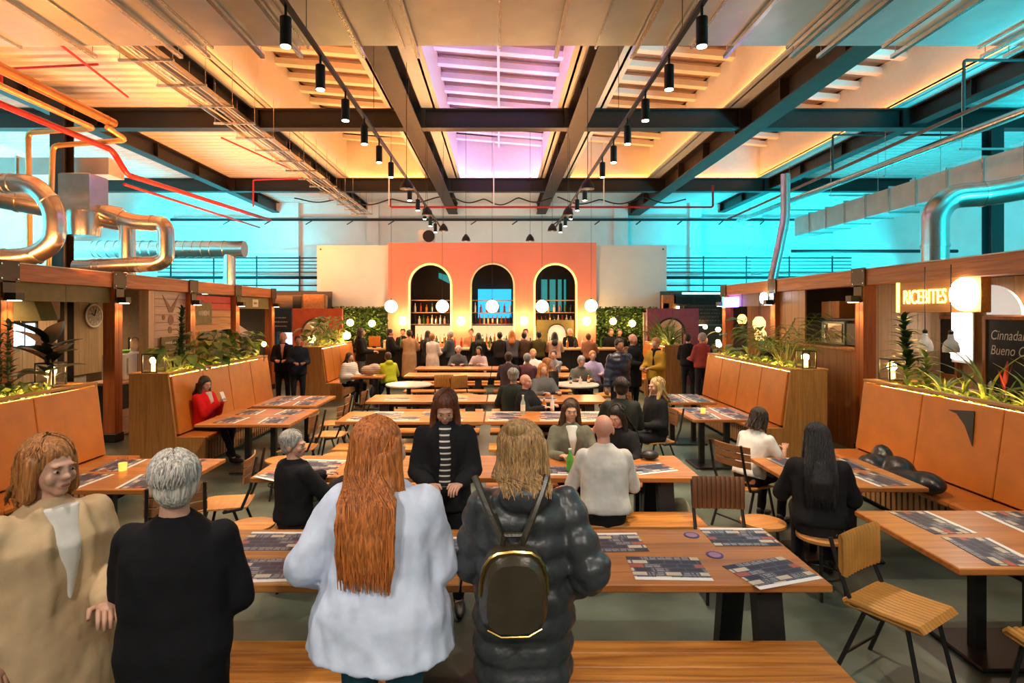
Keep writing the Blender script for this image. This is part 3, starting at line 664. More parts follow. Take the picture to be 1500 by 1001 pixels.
def chalkboard(label, y0, y1, z0, z1, x):
    r = thing('chalkboard', label, 'chalkboard', (x, (y0+y1)/2, (z0+z1)/2))
    w2, h2 = (y1-y0)/2, (z1-z0)/2
    MB().box(-.012, .012, -w2, w2, -h2, h2).build('slate', M_chalkb, r)
    MB().rbox(-.03, .02, -w2-.05, -w2, -h2-.05, h2+.05, .004).rbox(-.03, .02, w2, w2+.05, -h2-.05, h2+.05, .004).rbox(-.03, .02, -w2, w2, h2, h2+.05, .004).rbox(-.03, .02, -w2, w2, -h2-.05, -h2, .004).build('frame', wood('red_frame', (.36,.12,.04), (.52,.19,.06), 'z'), r)
    return r
chalkboard('narrow framed chalkboard on the pale planks under the neon sign', 8.83, 9.38, 1.25, 2.10, 6.95)
cb = chalkboard('large framed chalkboard with white handwriting at the right edge', 5.2, 8.27, 1.0, 2.10, 6.95)
for s_, z, sz in (('Cinnadamson', .33, .19), ('Bueno Chocola', .12, .19)):
    t_ = text_mesh(s_, sz, 0, .25, 0, 'LEFT'); piece('handwriting', t_, M_chalk, cb, (-.016, 1.47, z), (R(90), 0, R(-90)), (.8, 1, 1))
ar = tag(MB().prism([(.0, 0)]+[(-.55*math.cos(a*PI/20), .42*math.sin(a*PI/20)) for a in range(11)][::-1] , -.02, .02, 'yz').build('half_moon_panel', emis('lit_white_panel', (1, .95, .9), .35), None, loc=(6.9, 8.2, 2.17)), 'white quarter round panel above the large chalkboard', 'panel')
pendw = None
for k, (y, px) in enumerate(((7.35, 1355), (7.0, 1393))):
    r = thing('bell_pendant', ['white bell pendant lamp left of the narrow chalkboard', 'white bell pendant lamp in front of the narrow chalkboard'][k], 'pendant lamp', ((px-VX)*y/F, y, 1.72), 0, 'white bell pendants')
    MB().lathe([(.085, 0), (.088, .05), (.07, .12), (.035, .16), (.03, .21), (.02, .22)], (0,0,0), 20).build('shade', mat('white_enamel', (.82,.80,.76), rough=.25), r, True); MB().lathe([(.025, .21), (.03, .25), (.01, .27)], (0,0,0), 12).build('cap', M_black, r); MB().cyl((0,0,.26), .006, .80, 6).build('cord', M_black, r); MB().ell((0,0,.03), (.035,.035,.04), 10, 6).build('bulb', E_globe, r)
# servery with equipment
boards('plank_wall', 'cedar plank front below the dark equipment window at right', 'wall cladding', 'x', 9.15, 11.8, 0, 1.58, 5.68, W_cedar, False, .20)
tag(MB().rbox(-.12, .5, 0, 2.65, 0, .05, .01).build('servery_shelf', W_cedar, None, loc=(5.68, 9.15, 1.585)), 'dark timber shelf on the cedar servery front at right', 'shelf')
boards('plank_wall', 'tall cedar planks right of the palm between two kiosk posts', 'wall cladding', 'x', 10.8, 11.8, 1.64, 2.62, 5.70, W_cedar, False, .25)
e = thing('microwave_oven', 'grey green boxy oven in the right kiosk window', 'oven', (6.0, 10.2, 1.635)); MB().rbox(-.15, .3, -.35, .35, 0, .42, .02).build('body', mat('grey_green_metal', (.25,.28,.22), rough=.4), e); MB().box(-.165, -.15, -.3, .12, .05, .37).build('door', mat('dark_glass', (.02,.02,.02), rough=.15), e); MB().box(-.19, -.165, .16, .18, .08, .34).build('handle', M_galv, e)
e = thing('carton', 'orange brown carton stacked on a shelf in the right kiosk window', 'box', (6.1, 10.45, 2.1)); MB().rbox(-.15, .25, -.28, .28, 0, .30, .006).build('body', mat('carton_card', (.55,.22,.06)), e); MB().box(-.155, .255, -.03, .03, 0, .303).build('tape', mat('tape', (.6,.35,.15)), e)
tag(MB().rbox(-.2, .3, 0, 2.5, 0, .04, .005).build('inner_shelf', M_black, None, loc=(6.1, 9.2, 2.06)), 'thin dark inner shelf carrying the carton in the right kiosk', 'shelf')
e = thing('coffee_grinder', 'black machine with red caps beside the oven at right', 'machine', (5.95, 9.62, 1.635)); MB().rbox(-.1, .2, -.16, .16, 0, .40, .02).build('body', M_black, e)
for yy in (-.08, .08): MB().ell((0, yy, .42), (.04,.04,.04), 10, 6).build('cap', mat('red_cap', (.6,.03,.05)), e)
boards('plank_wall', 'red cedar plank wall behind the trailing plants at far right', 'wall cladding', 'x', 11.95, 14.5, 0, 2.62, 6.2, wood('red_cedar', (.34,.11,.03), (.50,.19,.06), 'z'), False, .24)
tag(MB().rbox(-.02, .02, 0, 2.4, 0, .28, .004).build('olive_board', mat('olive_grey_board', (.28,.21,.12)), None, loc=(5.7, 12.0, 2.34)), 'olive grey fascia board between the two lit signs at right', 'panel')
r = thing('neon_sign', 'small violet and blue glowing sign at the end of the right kiosks', 'sign', (5.60, 14.05, 2.45)); MB().rbox(-.05, .05, -.35, .35, -.12, .12, .01).build('box', emis('violet_neon', (.42,.22,1.0), 6), r); MB().rbox(-.062, -.05, -.27, .27, -.07, .07, .004).build('lit_face', emis('white_neon', (.85,.78,1.0), 5), r)
MB().box(-.06, .06, .36, .40, -.14, .14).build('end_cap', emis('green_neon', (.05,1.0,.2), 2), r)
r = thing('light_box', 'small white glowing round sign on the far right kiosk post', 'sign', (5.50, 12.05, 2.50)); MB().lathe([(.11, 0), (.12, .03), (.12, .06)], (-.05,0,0), 24, 'x').build('face', emis('cold_white_sign', (.75,.88,1.0), 18), r); MB().box(0, .1, -.03, .03, -.03, .03).build('bracket', M_black, r)
for k, (y, px, z, rr) in enumerate(((13.0, 1087, 2.05, .10), (12.4, 1112, 1.97, .13), (12.5, 1114, 1.72, .12))):
    r = thing('woven_lampshade', ['round glowing rattan lamp below the violet sign', 'upper of two glowing rattan lampshades by the far right post', 'lower of two glowing rattan lampshades by the far right post'][k], 'pendant lamp', ((px-VX)*y/F, y, z), 0, 'rattan lampshades')
    MB().lathe([(rr*.7, -rr), (rr, -rr*.4), (rr, rr*.3), (rr*.55, rr), (rr*.2, rr*1.1)], (0,0,0), 18).build('shade', mat('rattan_glow', (.8,.5,.2), emit=(1,.55,.18), estr=2.0), r, True); MB().cyl((0,0,rr), .006, 2.62-z-rr, 6).build('cord', M_black, r)
# far right kiosk facing the camera
fk = thing('far_kiosk', 'far right dark kiosk front facing the camera beside the mauve arch', 'kiosk', (5.9, 18.4, 0))
MB().rbox(-.75, -.35, -.1, .1, 1.9, 2.75, .01).build('side_panel', W_orange, fk); MB().rbox(-.4, 1.4, -.1, .2, 2.45, 2.8, .01).build('header', M_black, fk)
for x in (-.65, 1.3): MB().rbox(x-.09, x+.09, -.1, .1, 0, 2.5, .01).build('post', W_post, fk)
MB().rbox(-.6, 1.3, -.05, .3, 0, 1.1, .01).build('counter', W_cedar, fk); MB().box(-.15, 1.2, -.12, -.1, 2.78, 2.83).build('strip_lamp', emis('teal_tube', (.3,.9,.8), 4), fk)
MB().box(-.33, -.25, -.14, -.1, 1.8, 2.4).build('strip_lamp', E_post, fk)
mb_ = thing('menu_screen', 'wide black menu screen in the far right kiosk', 'screen', (6.45, 18.2, 2.12)); MB().rbox(-.68, .68, -.02, .02, -.28, .28, .005).build('panel', M_chalkb, mb_); MB().box(-.7, .7, -.03, .03, -.33, -.29).build('ledge', M_galv, mb_); [MB().box(q-.01, q+.01, .0, .25, .2, .36).build('bracket', M_black, mb_) for q in (-.5, .5)]
piece('lettering', scribble_mesh(4, 1.1, .45, 12).mesh('lettering'), mat('dim_ink', (.12,.11,.11)), mb_, (0, -.023, 0))['kind'] = 'stuff'
for k, (px, py, d) in enumerate(((1017, 477, 18.0), (1033, 479, 18.0), (1052, 483, 16.0), (1053, 505, 14.2), (985, 498, 16.5))):
    r = thing('globe_bulb', 'small glowing globe bulb at far right, %s from the left' % ['second', 'third', 'fourth', 'fifth', 'first'][k], 'lamp', at(px, py, d), 0, 'small globe bulbs')
    MB().ell((0,0,0), (.07,.07,.07), 14, 8).build('globe', E_bulb, r, True); MB().cyl((0,0,.06), .02, .05, 8).build('socket', M_black, r); MB().cyl((0,0,.1), .004, 2.72-at(px,py,d).z-.1 if d > 15.5 else .5, 6).build('cord', M_black, r)

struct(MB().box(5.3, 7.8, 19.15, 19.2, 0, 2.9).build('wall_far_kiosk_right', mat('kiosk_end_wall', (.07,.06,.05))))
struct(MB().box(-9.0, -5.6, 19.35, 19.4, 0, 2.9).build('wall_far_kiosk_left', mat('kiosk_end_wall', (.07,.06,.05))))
for x, lab in ((-5.55, 'added pale panel closing the view through the terracotta arch'), (5.1, 'added pale panel closing the view through the mauve arch')):
    r = thing('arch_backing', lab, 'panel', (x, 18.2, 0)); MB().rbox(-.6, .6, -.02, .02, .6, 2.2, .004).build('sheet', mat('cream_backing', (.72,.60,.45)), r); MB().box(-.6, .6, -.03, -.02, 1.38, 1.41).build('ledge', M_white, r)  # cream stand-in for the lit greenery behind each arch, hides the cyan wall
    for q in (-.5, .5): MB().box(q-.03, q+.03, -.02, .02, 0, .6).build('foot', M_black, r)
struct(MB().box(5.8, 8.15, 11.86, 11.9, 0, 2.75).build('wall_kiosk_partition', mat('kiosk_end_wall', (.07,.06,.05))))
# ================================================================== the bar at the far end
BY = 19.5
emis('teal_window', (.02,.22,.22), .8)
def arch_pts(cx, hw, z0, zs, n=14):     # outline of an arched opening, counter-clockwise from lower left
    return [(cx-hw, z0), (cx+hw, z0)] + [(cx+hw*math.cos(PI*k/n), zs+hw*math.sin(PI*k/n)) for k in range(n+1)][0:]
M_coral = mat('coral_paint', (.84, .26, .18), rough=.75, noise=.04, nscale=1.5)
bw = thing('bar_wall', 'coral painted bar wall with three arched openings', 'wall', (0, BY, 0))
X0, X1, ZT = -3.73, 3.23, 4.54
arches = [(-2.32, .68), (-.24, .70), (1.86, .68)]
ZS, ZB = 3.12, 1.15
def arched_wall(m, x0, x1, zt, arches, y0, y1, zs, zb):
    # strips left/right of openings plus spandrels built as columns of quads above every arch
    xs_ = [x0]
    for cx, hw in arches: xs_ += [cx-hw, cx+hw]
    xs_.append(x1)
    for i in range(0, len(xs_), 2): m.box(xs_[i], xs_[i+1], y0, y1, 0, zt)
    for cx, hw in arches:
        n = 16
        for k in range(n):
            a, b_ = PI-PI*k/n, PI-PI*(k+1)/n
            xa, za, xb, zb_ = cx+hw*math.cos(a), zs+hw*math.sin(a), cx+hw*math.cos(b_), zs+hw*math.sin(b_)
            m.prism([(xa, za), (xb, zb_), (xb, zt), (xa, zt)], y0, y1, 'xz')
        m.box(cx-hw, cx+hw, y0, y1, 0, zb)
    return m
arched_wall(MB(), X0, X1, ZT, arches, -.1, .1, ZS, ZB).build('panel', M_coral, bw)
E_trim = emis('gold_arch_trim', (1.0, .60, .16), 1.6)
for k, (cx, hw) in enumerate(arches):
    pts = [(cx+(hw+.02)*math.cos(PI*j/18), -.12, ZS+(hw+.02)*math.sin(PI*j/18)) for j in range(19)]
    pts = [(cx+hw+.02, -.12, ZB)]+pts+[(cx-hw-.02, -.12, ZB)]
    MB().tube(pts, .035, 6).build('arch_trim', E_trim if k != 1 else mat('cream_trim', (.8,.7,.45)), bw, True)
    # niche behind the arch with shelves
    nb = thing('bar_niche', ['dark shelved niche behind the left arch of the bar', 'shelved niche with a blue screen behind the middle arch', 'dark shelved niche with a green back behind the right arch'][k], 'alcove', (cx, BY, 0), 0, 'bar niches')
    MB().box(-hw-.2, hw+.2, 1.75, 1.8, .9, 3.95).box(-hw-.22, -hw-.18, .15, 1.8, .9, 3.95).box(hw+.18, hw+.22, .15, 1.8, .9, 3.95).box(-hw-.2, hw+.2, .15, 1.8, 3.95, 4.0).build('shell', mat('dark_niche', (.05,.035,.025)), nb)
    for z in (2.62, 2.2, 1.8): MB().box(-hw-.15, hw+.15, .25, .55, z-.02, z+.01).build('shelf', mat('brass_shelf', (.5,.3,.15), rough=.4), nb)
    MB().box(-hw-.05, hw+.05, 1.45, 1.5, 1.15, 1.72).build('back_splash', emis('amber_backlight', (1.0, .60, .28), .9), nb)
    if k == 1: MB().box(-.55, .66, 1.6, 1.64, 2.0, 3.05).build('blue_screen', emis('blue_screen', (.03,.42,.75), 1.1), nb)
    if k == 2:
        MB().box(-.35, .55, 1.6, 1.64, 2.25, 3.4).build('teal_window', MATS['teal_window'], nb)
        for q in (-.1, .2, .42): MB().box(q-.03, q+.05, 1.56, 1.6, 2.25, 3.4).build('mullion', M_black, nb)
    if k == 0: MB().prism([(.1, 3.45), (.6, 3.2), (.6, 3.5), (.1, 3.65)], 1.6, 1.64, 'xz').build('teal_window', MATS['teal_window'], nb)
BOT = [mat('bottle_green', (.05,.16,.04), rough=.1, spec=.8), mat('bottle_amber', (.42,.14,.02), rough=.1), mat('bottle_clear', (.75,.72,.65), rough=.08), mat('bottle_red', (.42,.04,.03), rough=.12), mat('bottle_dark', (.03,.03,.03), rough=.15)]
btm = []
for hh, rr in ((.30, .038), (.26, .045), (.33, .035)):
    btm.append(MB().lathe([(rr, 0), (rr, hh*.6), (rr*.4, hh*.78), (rr*.36, hh), (rr*.45, hh), (rr*.45, hh*1.02)], (0,0,0), 8).mesh('bottle'))
BOTM = {}
rnd = random.Random(4)
for k, (cx, hw) in enumerate(arches):
    which = ['left', 'middle', 'right'][k]
    for z, zn, nb_ in ((2.21, 'upper', 7), (1.81, 'middle', 9), (1.15, 'lowest', 10)):
        if k == 2 and zn == 'lowest': continue
        for j in range(nb_):
            q = rnd.randrange(3); c = rnd.randrange(5)
            key = (q, c)
            if key not in BOTM:
                me = btm[q].copy(); me.materials.append(BOT[c]); BOTM[key] = me
            o = bpy.data.objects.new('bottle', BOTM[key]); COL.objects.link(o)
            o.location = (cx-hw+.1+j*(2*hw-.2)/(nb_-1), BY+.40 if zn != 'lowest' else BY+.05, z)
            tag(o, '%s bottle on the %s shelf in the %s bar arch, %s from the left' % (['green','amber','clear','red','black'][c], zn, which, ORD[j]), 'bottle', 'bottles on the %s shelf of the %s arch' % (zn, which))
# inner green arch panel inside the right arch
ga = thing('green_doorway', 'olive green panel with a small pink arched doorway under the right arch', 'panel', (1.86, BY-.05, 0))
arched_wall(MB(), -.64, .64, 1.95, [(.05, .30)], -.03, .03, 1.50, 1.0).build('panel', M_olive, ga); MB().box(-.28, .38, .04, .06, 1.0, 1.8).build('lit_back', emis('pink_back', (1.0,.45,.28), .9), ga)
MB().tube([(.05+.31*math.cos(PI*j/14), -.04, 1.50+.31*math.sin(PI*j/14)) for j in range(15)], .022, 6).build('trim', M_black, ga, True)
# sconces
for k, (px) in enumerate((592, 676, 767, 858)):
    x = (px-VX)*BY/F
    r = thing('wall_sconce', ['glowing wall sconce left of the left arch', 'glowing wall sconce between left and middle arches', 'glowing wall sconce between middle and right arches', 'glowing wall sconce right of the right arch'][k], 'wall lamp', (x, BY-.12, 1.92), 0, 'bar wall sconces')
    MB().ell((0,-.10,0), (.12,.10,.16), 16, 10).build('shade', emis('sconce_glass', (1.0,.70,.34), 14), r, True); MB().box(-.05, .05, -.03, .02, -.08, .08).build('mount', M_black, r)
    light('sconce_light', 'POINT', (x, BY-.50, 1.92), 42, (1, .56, .18), soft=.1)
# globe pendants
for k, (px, py) in enumerate(((573, 449), (648, 449), (721, 449), (794, 449), (866, 448))):
    p = at(px, py, 17.6)
    r = thing('globe_pendant', 'glowing white globe pendant over the bar, %s from the left' % ORD[k], 'pendant lamp', p, 0, 'globe pendants over the bar')
    MB().ell((0,0,0), (.19,.19,.19), 20, 14).build('globe', E_globe, r, True); MB().cyl((0,0,.18), .03, .05, 10).build('cap', M_black, r); MB().cyl((0,0,.22), .005, 8.0-p.z-.22, 6).build('cord', M_black, r)
    light('globe_light', 'POINT', (p.x, p.y-.3, p.z), 22, (1, .70, .36), soft=.2)
# counter
bc = thing('bar_counter', 'long dark bar counter with a pale lit top', 'counter', (0, 17.6, 0))
MB().rbox(-4.3, 3.9, 0, .65, 1.05, 1.11, .01).build('top', wood('pale_bar_top', (.50,.30,.14), (.68,.44,.22), 'x'), bc)
for k in range(10): MB().rbox(-4.2+k*.8+.005, -4.2+k*.8+.795, .08, .12, 0, 1.05, .006).build('front_panel', M_black, bc)
MB().box(-4.2, 3.8, .12, .6, .05, 1.04).build('carcass', M_black, bc)
rnd = random.Random(9)
for j in range(26):
    q = rnd.randrange(3); c = rnd.randrange(5)
    if (q, c) not in BOTM:
        BOTM[(q, c)] = btm[q].copy(); BOTM[(q, c)].materials.append(BOT[c])
    me = BOTM[(q, c)]
    o = bpy.data.objects.new('bottle', me); COL.objects.link(o); o.location = (-3.6+j*.27+rnd.uniform(-.05,.05), 17.95+rnd.uniform(-.1,.15), 1.11)
    tag(o, '%s bottle on the bar counter, %s' % (['green','amber','clear','red','black'][c], (ORD[j]+' from the left') if j < 13 else (ORD[25-j]+' from the right')), 'bottle', 'bottles on the bar counter')
tx = thing('till_screen', 'orange till screen on the left end of the bar counter', 'screen', (-3.85, 17.85, 1.11)); MB().rbox(-.17, .17, -.02, .02, .05, .36, .005).build('panel', M_leather, tx); MB().box(-.05, .05, -.05, .06, 0, .06).build('stand', M_black, tx)
tx = thing('card_box', 'cream box next to the till on the bar counter', 'box', (-3.42, 17.85, 1.11)); MB().rbox(-.14, .14, -.1, .1, 0, .24, .01).build('body', M_cream, tx); MB().box(-.145, .145, -.105, .105, .18, .20).build('lid_line', M_oak if False else W_oak, tx)
# white side panels
for x0, x1, lab in ((-6.15, -3.73, 'large plain white panel left of the coral bar wall'), (3.23, 5.62, 'large plain white panel right of the coral bar wall')):
    r = thing('white_screen', lab, 'panel', (0, BY+.1, 0)); MB().box(x0, x1, -.06, .06, 0, 4.46).build('sheet', M_wall, r); MB().lathe([(.03, 0), (.03, .01)], (x0+.12 if x0 < 0 else x1-.12, -.07, 4.33), 12, 'y').build('fixing', M_black, r)
# speaker ball on top of the bar wall
sp = thing('loudspeaker', 'round black loudspeaker behind the top edge of the coral wall', 'speaker', (-2.38, BY-.03, 4.54)); MB().lathe([(.20, 0), (.20, .06), (.05, .08)], (0,-.05,.22), 20, 'y').build('cone', M_black, sp); MB().rbox(-.35, .2, .0, .12, 0, .44, .01).build('box', M_wall, sp)
# planted hedge walls and the two arched screens
M_leafd = mat('hedge_leaf', (.045, .10, .015), rough=.5, noise=.5, nscale=9)
M_leafl = mat('hedge_leaf_light', (.12, .20, .03), rough=.5, noise=.4, nscale=9)
def leaf_cloud(n, bx, size, seed):
    rnd = random.Random(seed); m = MB()
    for i in range(n):
        p = Vector((rnd.uniform(bx[0], bx[1]), rnd.uniform(bx[2], bx[3]), rnd.uniform(bx[4], bx[5])))
        e = Euler((rnd.uniform(-1, 1), rnd.uniform(-1, 1), rnd.uniform(0, 6.28))).to_matrix(); s_ = size*rnd.uniform(.6, 1.3)
        m.add([p + e @ Vector(v) * s_ for v in ((0,-.5,0),(.35,0,.1),(0,.6,0),(-.35,0,.1))], [(0,1,2),(0,2,3)])
    return m
for x0, x1, lab, sd in ((-5.45, -3.62, 'dense green hedge wall left of the bar', 3), (3.12, 5.1, 'dense green hedge wall right of the bar', 5)):
    h = thing('hedge_wall', lab, 'hedge', (0, 18.75, 0)); MB().box(x0, x1, 0, .14, .9, 2.34).build('backing', mat('hedge_core', (.015,.025,.008)), h); MB().box(x0, x1, -.05, .19, 0, .9).build('planter', W_cedar, h)
    f_ = leaf_cloud(1500, (x0, x1, -.12, .03, .95, 2.38), .10, sd).build('foliage', M_leafd, h); f_['kind'] = 'stuff'
    f_ = leaf_cloud(700, (x0, x1, -.15, -.02, 1.0, 2.38), .09, sd+1).build('foliage', M_leafl, h); f_['kind'] = 'stuff'
for k, (px, py) in enumerate(((513, 473), (545, 474), (508, 492), (457, 497))):
    p = at(px, py, 18.48 if k < 2 else 16.6)
    r = thing('globe_lamp', ['left globe lamp glowing in the left hedge', 'right globe lamp glowing in the left hedge', 'low globe lamp at the corner of the far left planter', 'globe lamp inside the red arch screen'][k], 'lamp', p, 0, 'globe lamps left of the bar'); MB().ell((0,0,0), (.11,.11,.11), 16, 10).build('globe', E_bulb, r, True); MB().cyl((0,.06,-.02), .02, .12, 8).build('socket', M_black, r)
    light('hedge_light', 'POINT', (p.x, p.y-.2, p.z), 9, (1,.65,.25), soft=.1)
for k, (px, py) in enumerate(((898, 471), (926, 474))):
    p = at(px, py, 18.48); r = thing('globe_lamp', ['left globe lamp glowing in the right hedge', 'right globe lamp glowing in the right hedge'][k], 'lamp', p, 0, 'globe lamps right of the bar'); MB().ell((0,0,0), (.11,.11,.11), 16, 10).build('globe', E_bulb, r, True); MB().cyl((0,.06,-.02), .02, .12, 8).build('socket', M_black, r)
    light('hedge_light', 'POINT', (p.x, p.y-.2, p.z), 9, (1,.65,.25), soft=.1)
for nm, x0, x1, cx, hw, mm, lab in (('l', -6.25, -4.75, -5.55, .40, mat('terracotta_paint', (.42,.07,.025)), 'terracotta screen with an arched opening at the far left'), ('r', 4.45, 6.0, 5.15, .42, mat('mauve_paint', (.42,.10,.16)), 'mauve screen with an arched opening at the far right')):
    r = thing('arch_screen', lab, 'screen', (0, 17.55, 0)); arched_wall(MB(), x0, x1, 2.32, [(cx, hw)], -.06, .06, 1.60, .8).build('panel', mm, r)
    MB().tube([(cx+(hw)*math.cos(PI*j/16), -.08, 1.60+(hw)*math.sin(PI*j/16)) for j in range(17)], .03, 6).build('trim', M_black, r, True)
# ================================================================== banquettes with planters
ZP, ZSEAT = 1.35, .46
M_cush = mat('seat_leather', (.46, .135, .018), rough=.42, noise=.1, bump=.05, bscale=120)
W_slat = wood('fluted_base_slat', (.26, .12, .04), (.38, .19, .07), 'z')
def banquette(label, s, xf, y0, y1, npan, seat=True):
    """s=+1: seat faces +X (left row). xf: X of the planter's upper front edge"""
    r = thing('banquette', label, 'banquette', (xf, y0, 0), 0, 'planter banquettes')
    L = y1-y0
    X = lambda u: s*u
    def bx(u0, u1, a, b_, z0, z1, bev=0):
        x0, x1 = sorted((X(u0), X(u1)))
        return MB().rbox(x0, x1, a, b_, z0, z1, bev) if bev else MB().box(x0, x1, a, b_, z0, z1)
    # end panels follow the profile of planter, sloping back and seat
    prof = [(-.52, 0), (.55, 0), (.55, ZSEAT-.01), (.13, ZSEAT-.01), (.025, ZP-.03), (-.52, ZP-.03)]
    for a, b_ in ((0, .045), (L-.045, L)):
        MB().prism([(X(u), z) for u, z in prof], a, b_, 'xz').build('end_panel', W_oak, r)
    bx(-.52, -.48, .045, L-.045, 0, ZP-.03).build('rear_panel', W_oak, r)
    # rim of the trough
    bx(-.54, -.46, 0, L, ZP-.03, ZP, .006).build('rim', W_oaky, r); bx(-.05, .035, 0, L, ZP-.03, ZP, .006).build('rim', W_oaky, r)
    bx(-.46, -.05, 0, .10, ZP-.03, ZP, .004).build('rim', W_oaky, r); bx(-.46, -.05, L-.10, L, ZP-.03, ZP, .004).build('rim', W_oaky, r)
    bx(-.47, -.06, .05, L-.05, ZP-.18, ZP-.09).build('soil', M_soil, r)
    bx(-.10, -.07, .15, L-.15, ZP-.085, ZP-.07).build('led_strip', E_led, r)
    # upholstered panels
    pl = (L-.09)/npan
    for k in range(npan):
        a, b_ = .045+k*pl+.006, .045+(k+1)*pl-.006
        m = MB(); P = []
        pr = [(.0, ZP-.05), (.11, ZSEAT+.02), (.17, ZSEAT+.02), (.055, ZP-.05)]
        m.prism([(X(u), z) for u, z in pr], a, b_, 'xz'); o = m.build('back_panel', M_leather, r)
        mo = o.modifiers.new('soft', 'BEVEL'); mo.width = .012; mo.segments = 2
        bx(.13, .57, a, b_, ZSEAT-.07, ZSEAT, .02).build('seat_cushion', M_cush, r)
    # fluted base
    bx(.46, .48, .05, L-.05, .06, ZSEAT-.08).build('base_board', M_black, r)
    n = int(L/.085); sm = bx(.48, .50, -.028, .028, .08, ZSEAT-.09).mesh('slat')
    for k in range(n): piece('slat', sm, W_slat, r, (0, .07+k*(L-.14)/max(1, n-1), 0))
    bx(-.40, .40, .05, L-.05, 0, .06).build('plinth', M_black, r)
    return r
banquette('tan leather banquette with planter nearest the camera at left', 1, -4.95, 2.2, 7.1, 5)
banquette('tan leather banquette where the person in red sits', 1, -4.67, 8.12, 11.6, 4)
banquette('tan leather banquette at far left below the terracotta arch', 1, -4.42, 14.3, 17.2, 4)
banquette('tan leather banquette with a black tape mark nearest the camera at right', -1, 4.70, 2.2, 7.45, 5)
banquette('tan leather banquette with the tall palm at right', -1, 4.42, 8.75, 12.25, 4)
banquette('tan leather banquette at far right below the mauve arch', -1, 4.35, 15.2, 17.3, 3)
tp = tag(MB().prism([(0, .02), (.33, .06), (.36, -.28), (.24, -.10), (.12, .0)], 0, .006, 'xz').build('black_tape_mark', M_black, None), 'black bird shaped mark stuck on the near right banquette back', 'mark')
# lies on the sloping back panel: rotate so that it faces the aisle and leans with the back
tp.matrix_world = Matrix.Translation((4.612, 5.98, 1.18)) @ Matrix.Rotation(R(-90), 4, 'Z') @ Matrix.Rotation(R(-7.8), 4, 'X')
# ================================================================== tables and benches
def table_root(label, loc, L, D, m, rz=0):
    r = thing('refectory_table', label, 'table', loc, rz, 'long wooden tables')
    MB().rbox(-L/2, L/2, 0, D, .705, .75, .006).build('tabletop', m, r)
    for x in (-L/2+.28, L/2-.28):
        for y0_, y1_ in ((.06, .18), (D-.06, D-.18)):
            lg = MB().add([(x-.07, y1_-.05, .705), (x+.07, y1_-.05, .705), (x+.07, y1_+.05, .705), (x-.07, y1_+.05, .705),
                           (x-.07, y0_-.05, 0), (x+.07, y0_-.05, 0), (x+.07, y0_+.05, 0), (x-.07, y0_+.05, 0)], [(0,1,2,3),(7,6,5,4),(0,4,5,1),(1,5,6,2),(2,6,7,3),(3,7,4,0)])
            lg.build('leg', M_black, r)
        MB().box(x-.05, x+.05, .1, D-.1, .64, .705).build('top_bar', M_black, r)
    MB().box(-L/2+.3, L/2-.3, D/2-.03, D/2+.03, .60, .66).build('stretcher', M_black, r)
    return r
def bench_root(label, loc, L, D=.36):
    r = thing('bench', label, 'bench', loc, 0, 'wooden benches')
    n = 3
    for k in range(n): MB().rbox(-L/2, L/2, k*D/n+.003, (k+1)*D/n-.003, .41, .45, .005).build('board', W_bench, r)
    for x in (-L/2+.25, L/2-.25):
        for y in (.06, D-.06): MB().rbox(x-.04, x+.04, y-.04, y+.04, 0, .39, .004).build('leg', M_black, r)
        MB().box(x-.04, x+.04, .04, D-.04, .37, .41).build('cross_bar', M_black, r)
    MB().box(-L/2+.25, L/2-.25, D/2-.02, D/2+.02, .33, .37).build('stretcher', M_black, r)
    return r
rows = [('first', 3.09), ('second', 5.09), ('third', 7.72), ('fourth', 9.45), ('fifth', 13.2), ('sixth', 14.9)]
TL, TR = -1.205, .785       # centres of the left and right table of each row
for nm, y in rows:
    for side, x in (('left', TL), ('right', TR)):
        table_root('long wooden table, %s half of the %s row from the camera' % (side, nm), (x, y, 0), 1.975, .79, W_table2 if side == 'left' else W_table)
for nm, y in rows:
    for side, x in (('left', TL), ('right', TR)):
        for pos, yy in (('near', y-.31 if nm not in ('first', 'second') else y-.35), ('far', y+.72)):
            if nm == 'first' and pos == 'far': continue
            L_ = 1.85
            xx = x+(-.02 if side == 'left' else .0)
            if nm == 'first': xx, L_ = (-1.30, 1.72) if side == 'left' else (.80, 1.78)
            if nm == 'second' and pos == 'near' and side == 'left': continue
            bench_root('wooden bench on the %s side of the %s row, %s half' % (pos, nm, side), (xx, yy, 0), L_)
def side_table(label, x0, x1, y0, y1):
    cx, cy = (x0+x1)/2, (y0+y1)/2; L, D = x1-x0, y1-y0
    r = thing('pedestal_table', label, 'table', (cx, cy, 0), 0, 'pedestal tables along the banquettes')
    MB().rbox(-L/2, L/2, -D/2, D/2, .71, .75, .006).build('tabletop', W_table, r)
    for sx in (-1, 1):
        MB().box(sx*.18-.035, sx*.18+.035, -.035, .035, .03, .70).build('leg', M_black, r)
    MB().rbox(-.34, .34, -.24, .24, 0, .03, .01).build('base', M_black, r); MB().box(-.3, .3, -.2, .2, .69, .71).build('top_plate', M_black, r)
    return r
SIDE = {'near left': (-3.95, -2.72, 4.74, 5.76), 'middle left': (-3.95, -2.72, 7.5, 8.72), 'rear left': (-3.85, -2.85, 9.0, 10.1),
        'front right': (2.60, 3.95, 3.28, 4.25), 'near right': (2.5, 3.55, 4.8, 5.8), 'middle right': (2.62, 3.55, 7.85, 8.86), 'rear right': (2.7, 3.5, 9.35, 10.3)}
TDESC = {'near left': 'near left pedestal table with an orange candle', 'middle left': 'pedestal table beside the person in red', 'rear left': 'pedestal table at rear left by the metal chairs',
         'front right': 'pedestal table at the lower right corner of the photo', 'near right': 'pedestal table by the person in a white shirt at right', 'middle right': 'pedestal table with a candle in front of the palm banquette', 'rear right': 'pedestal table at rear right behind the blonde person'}
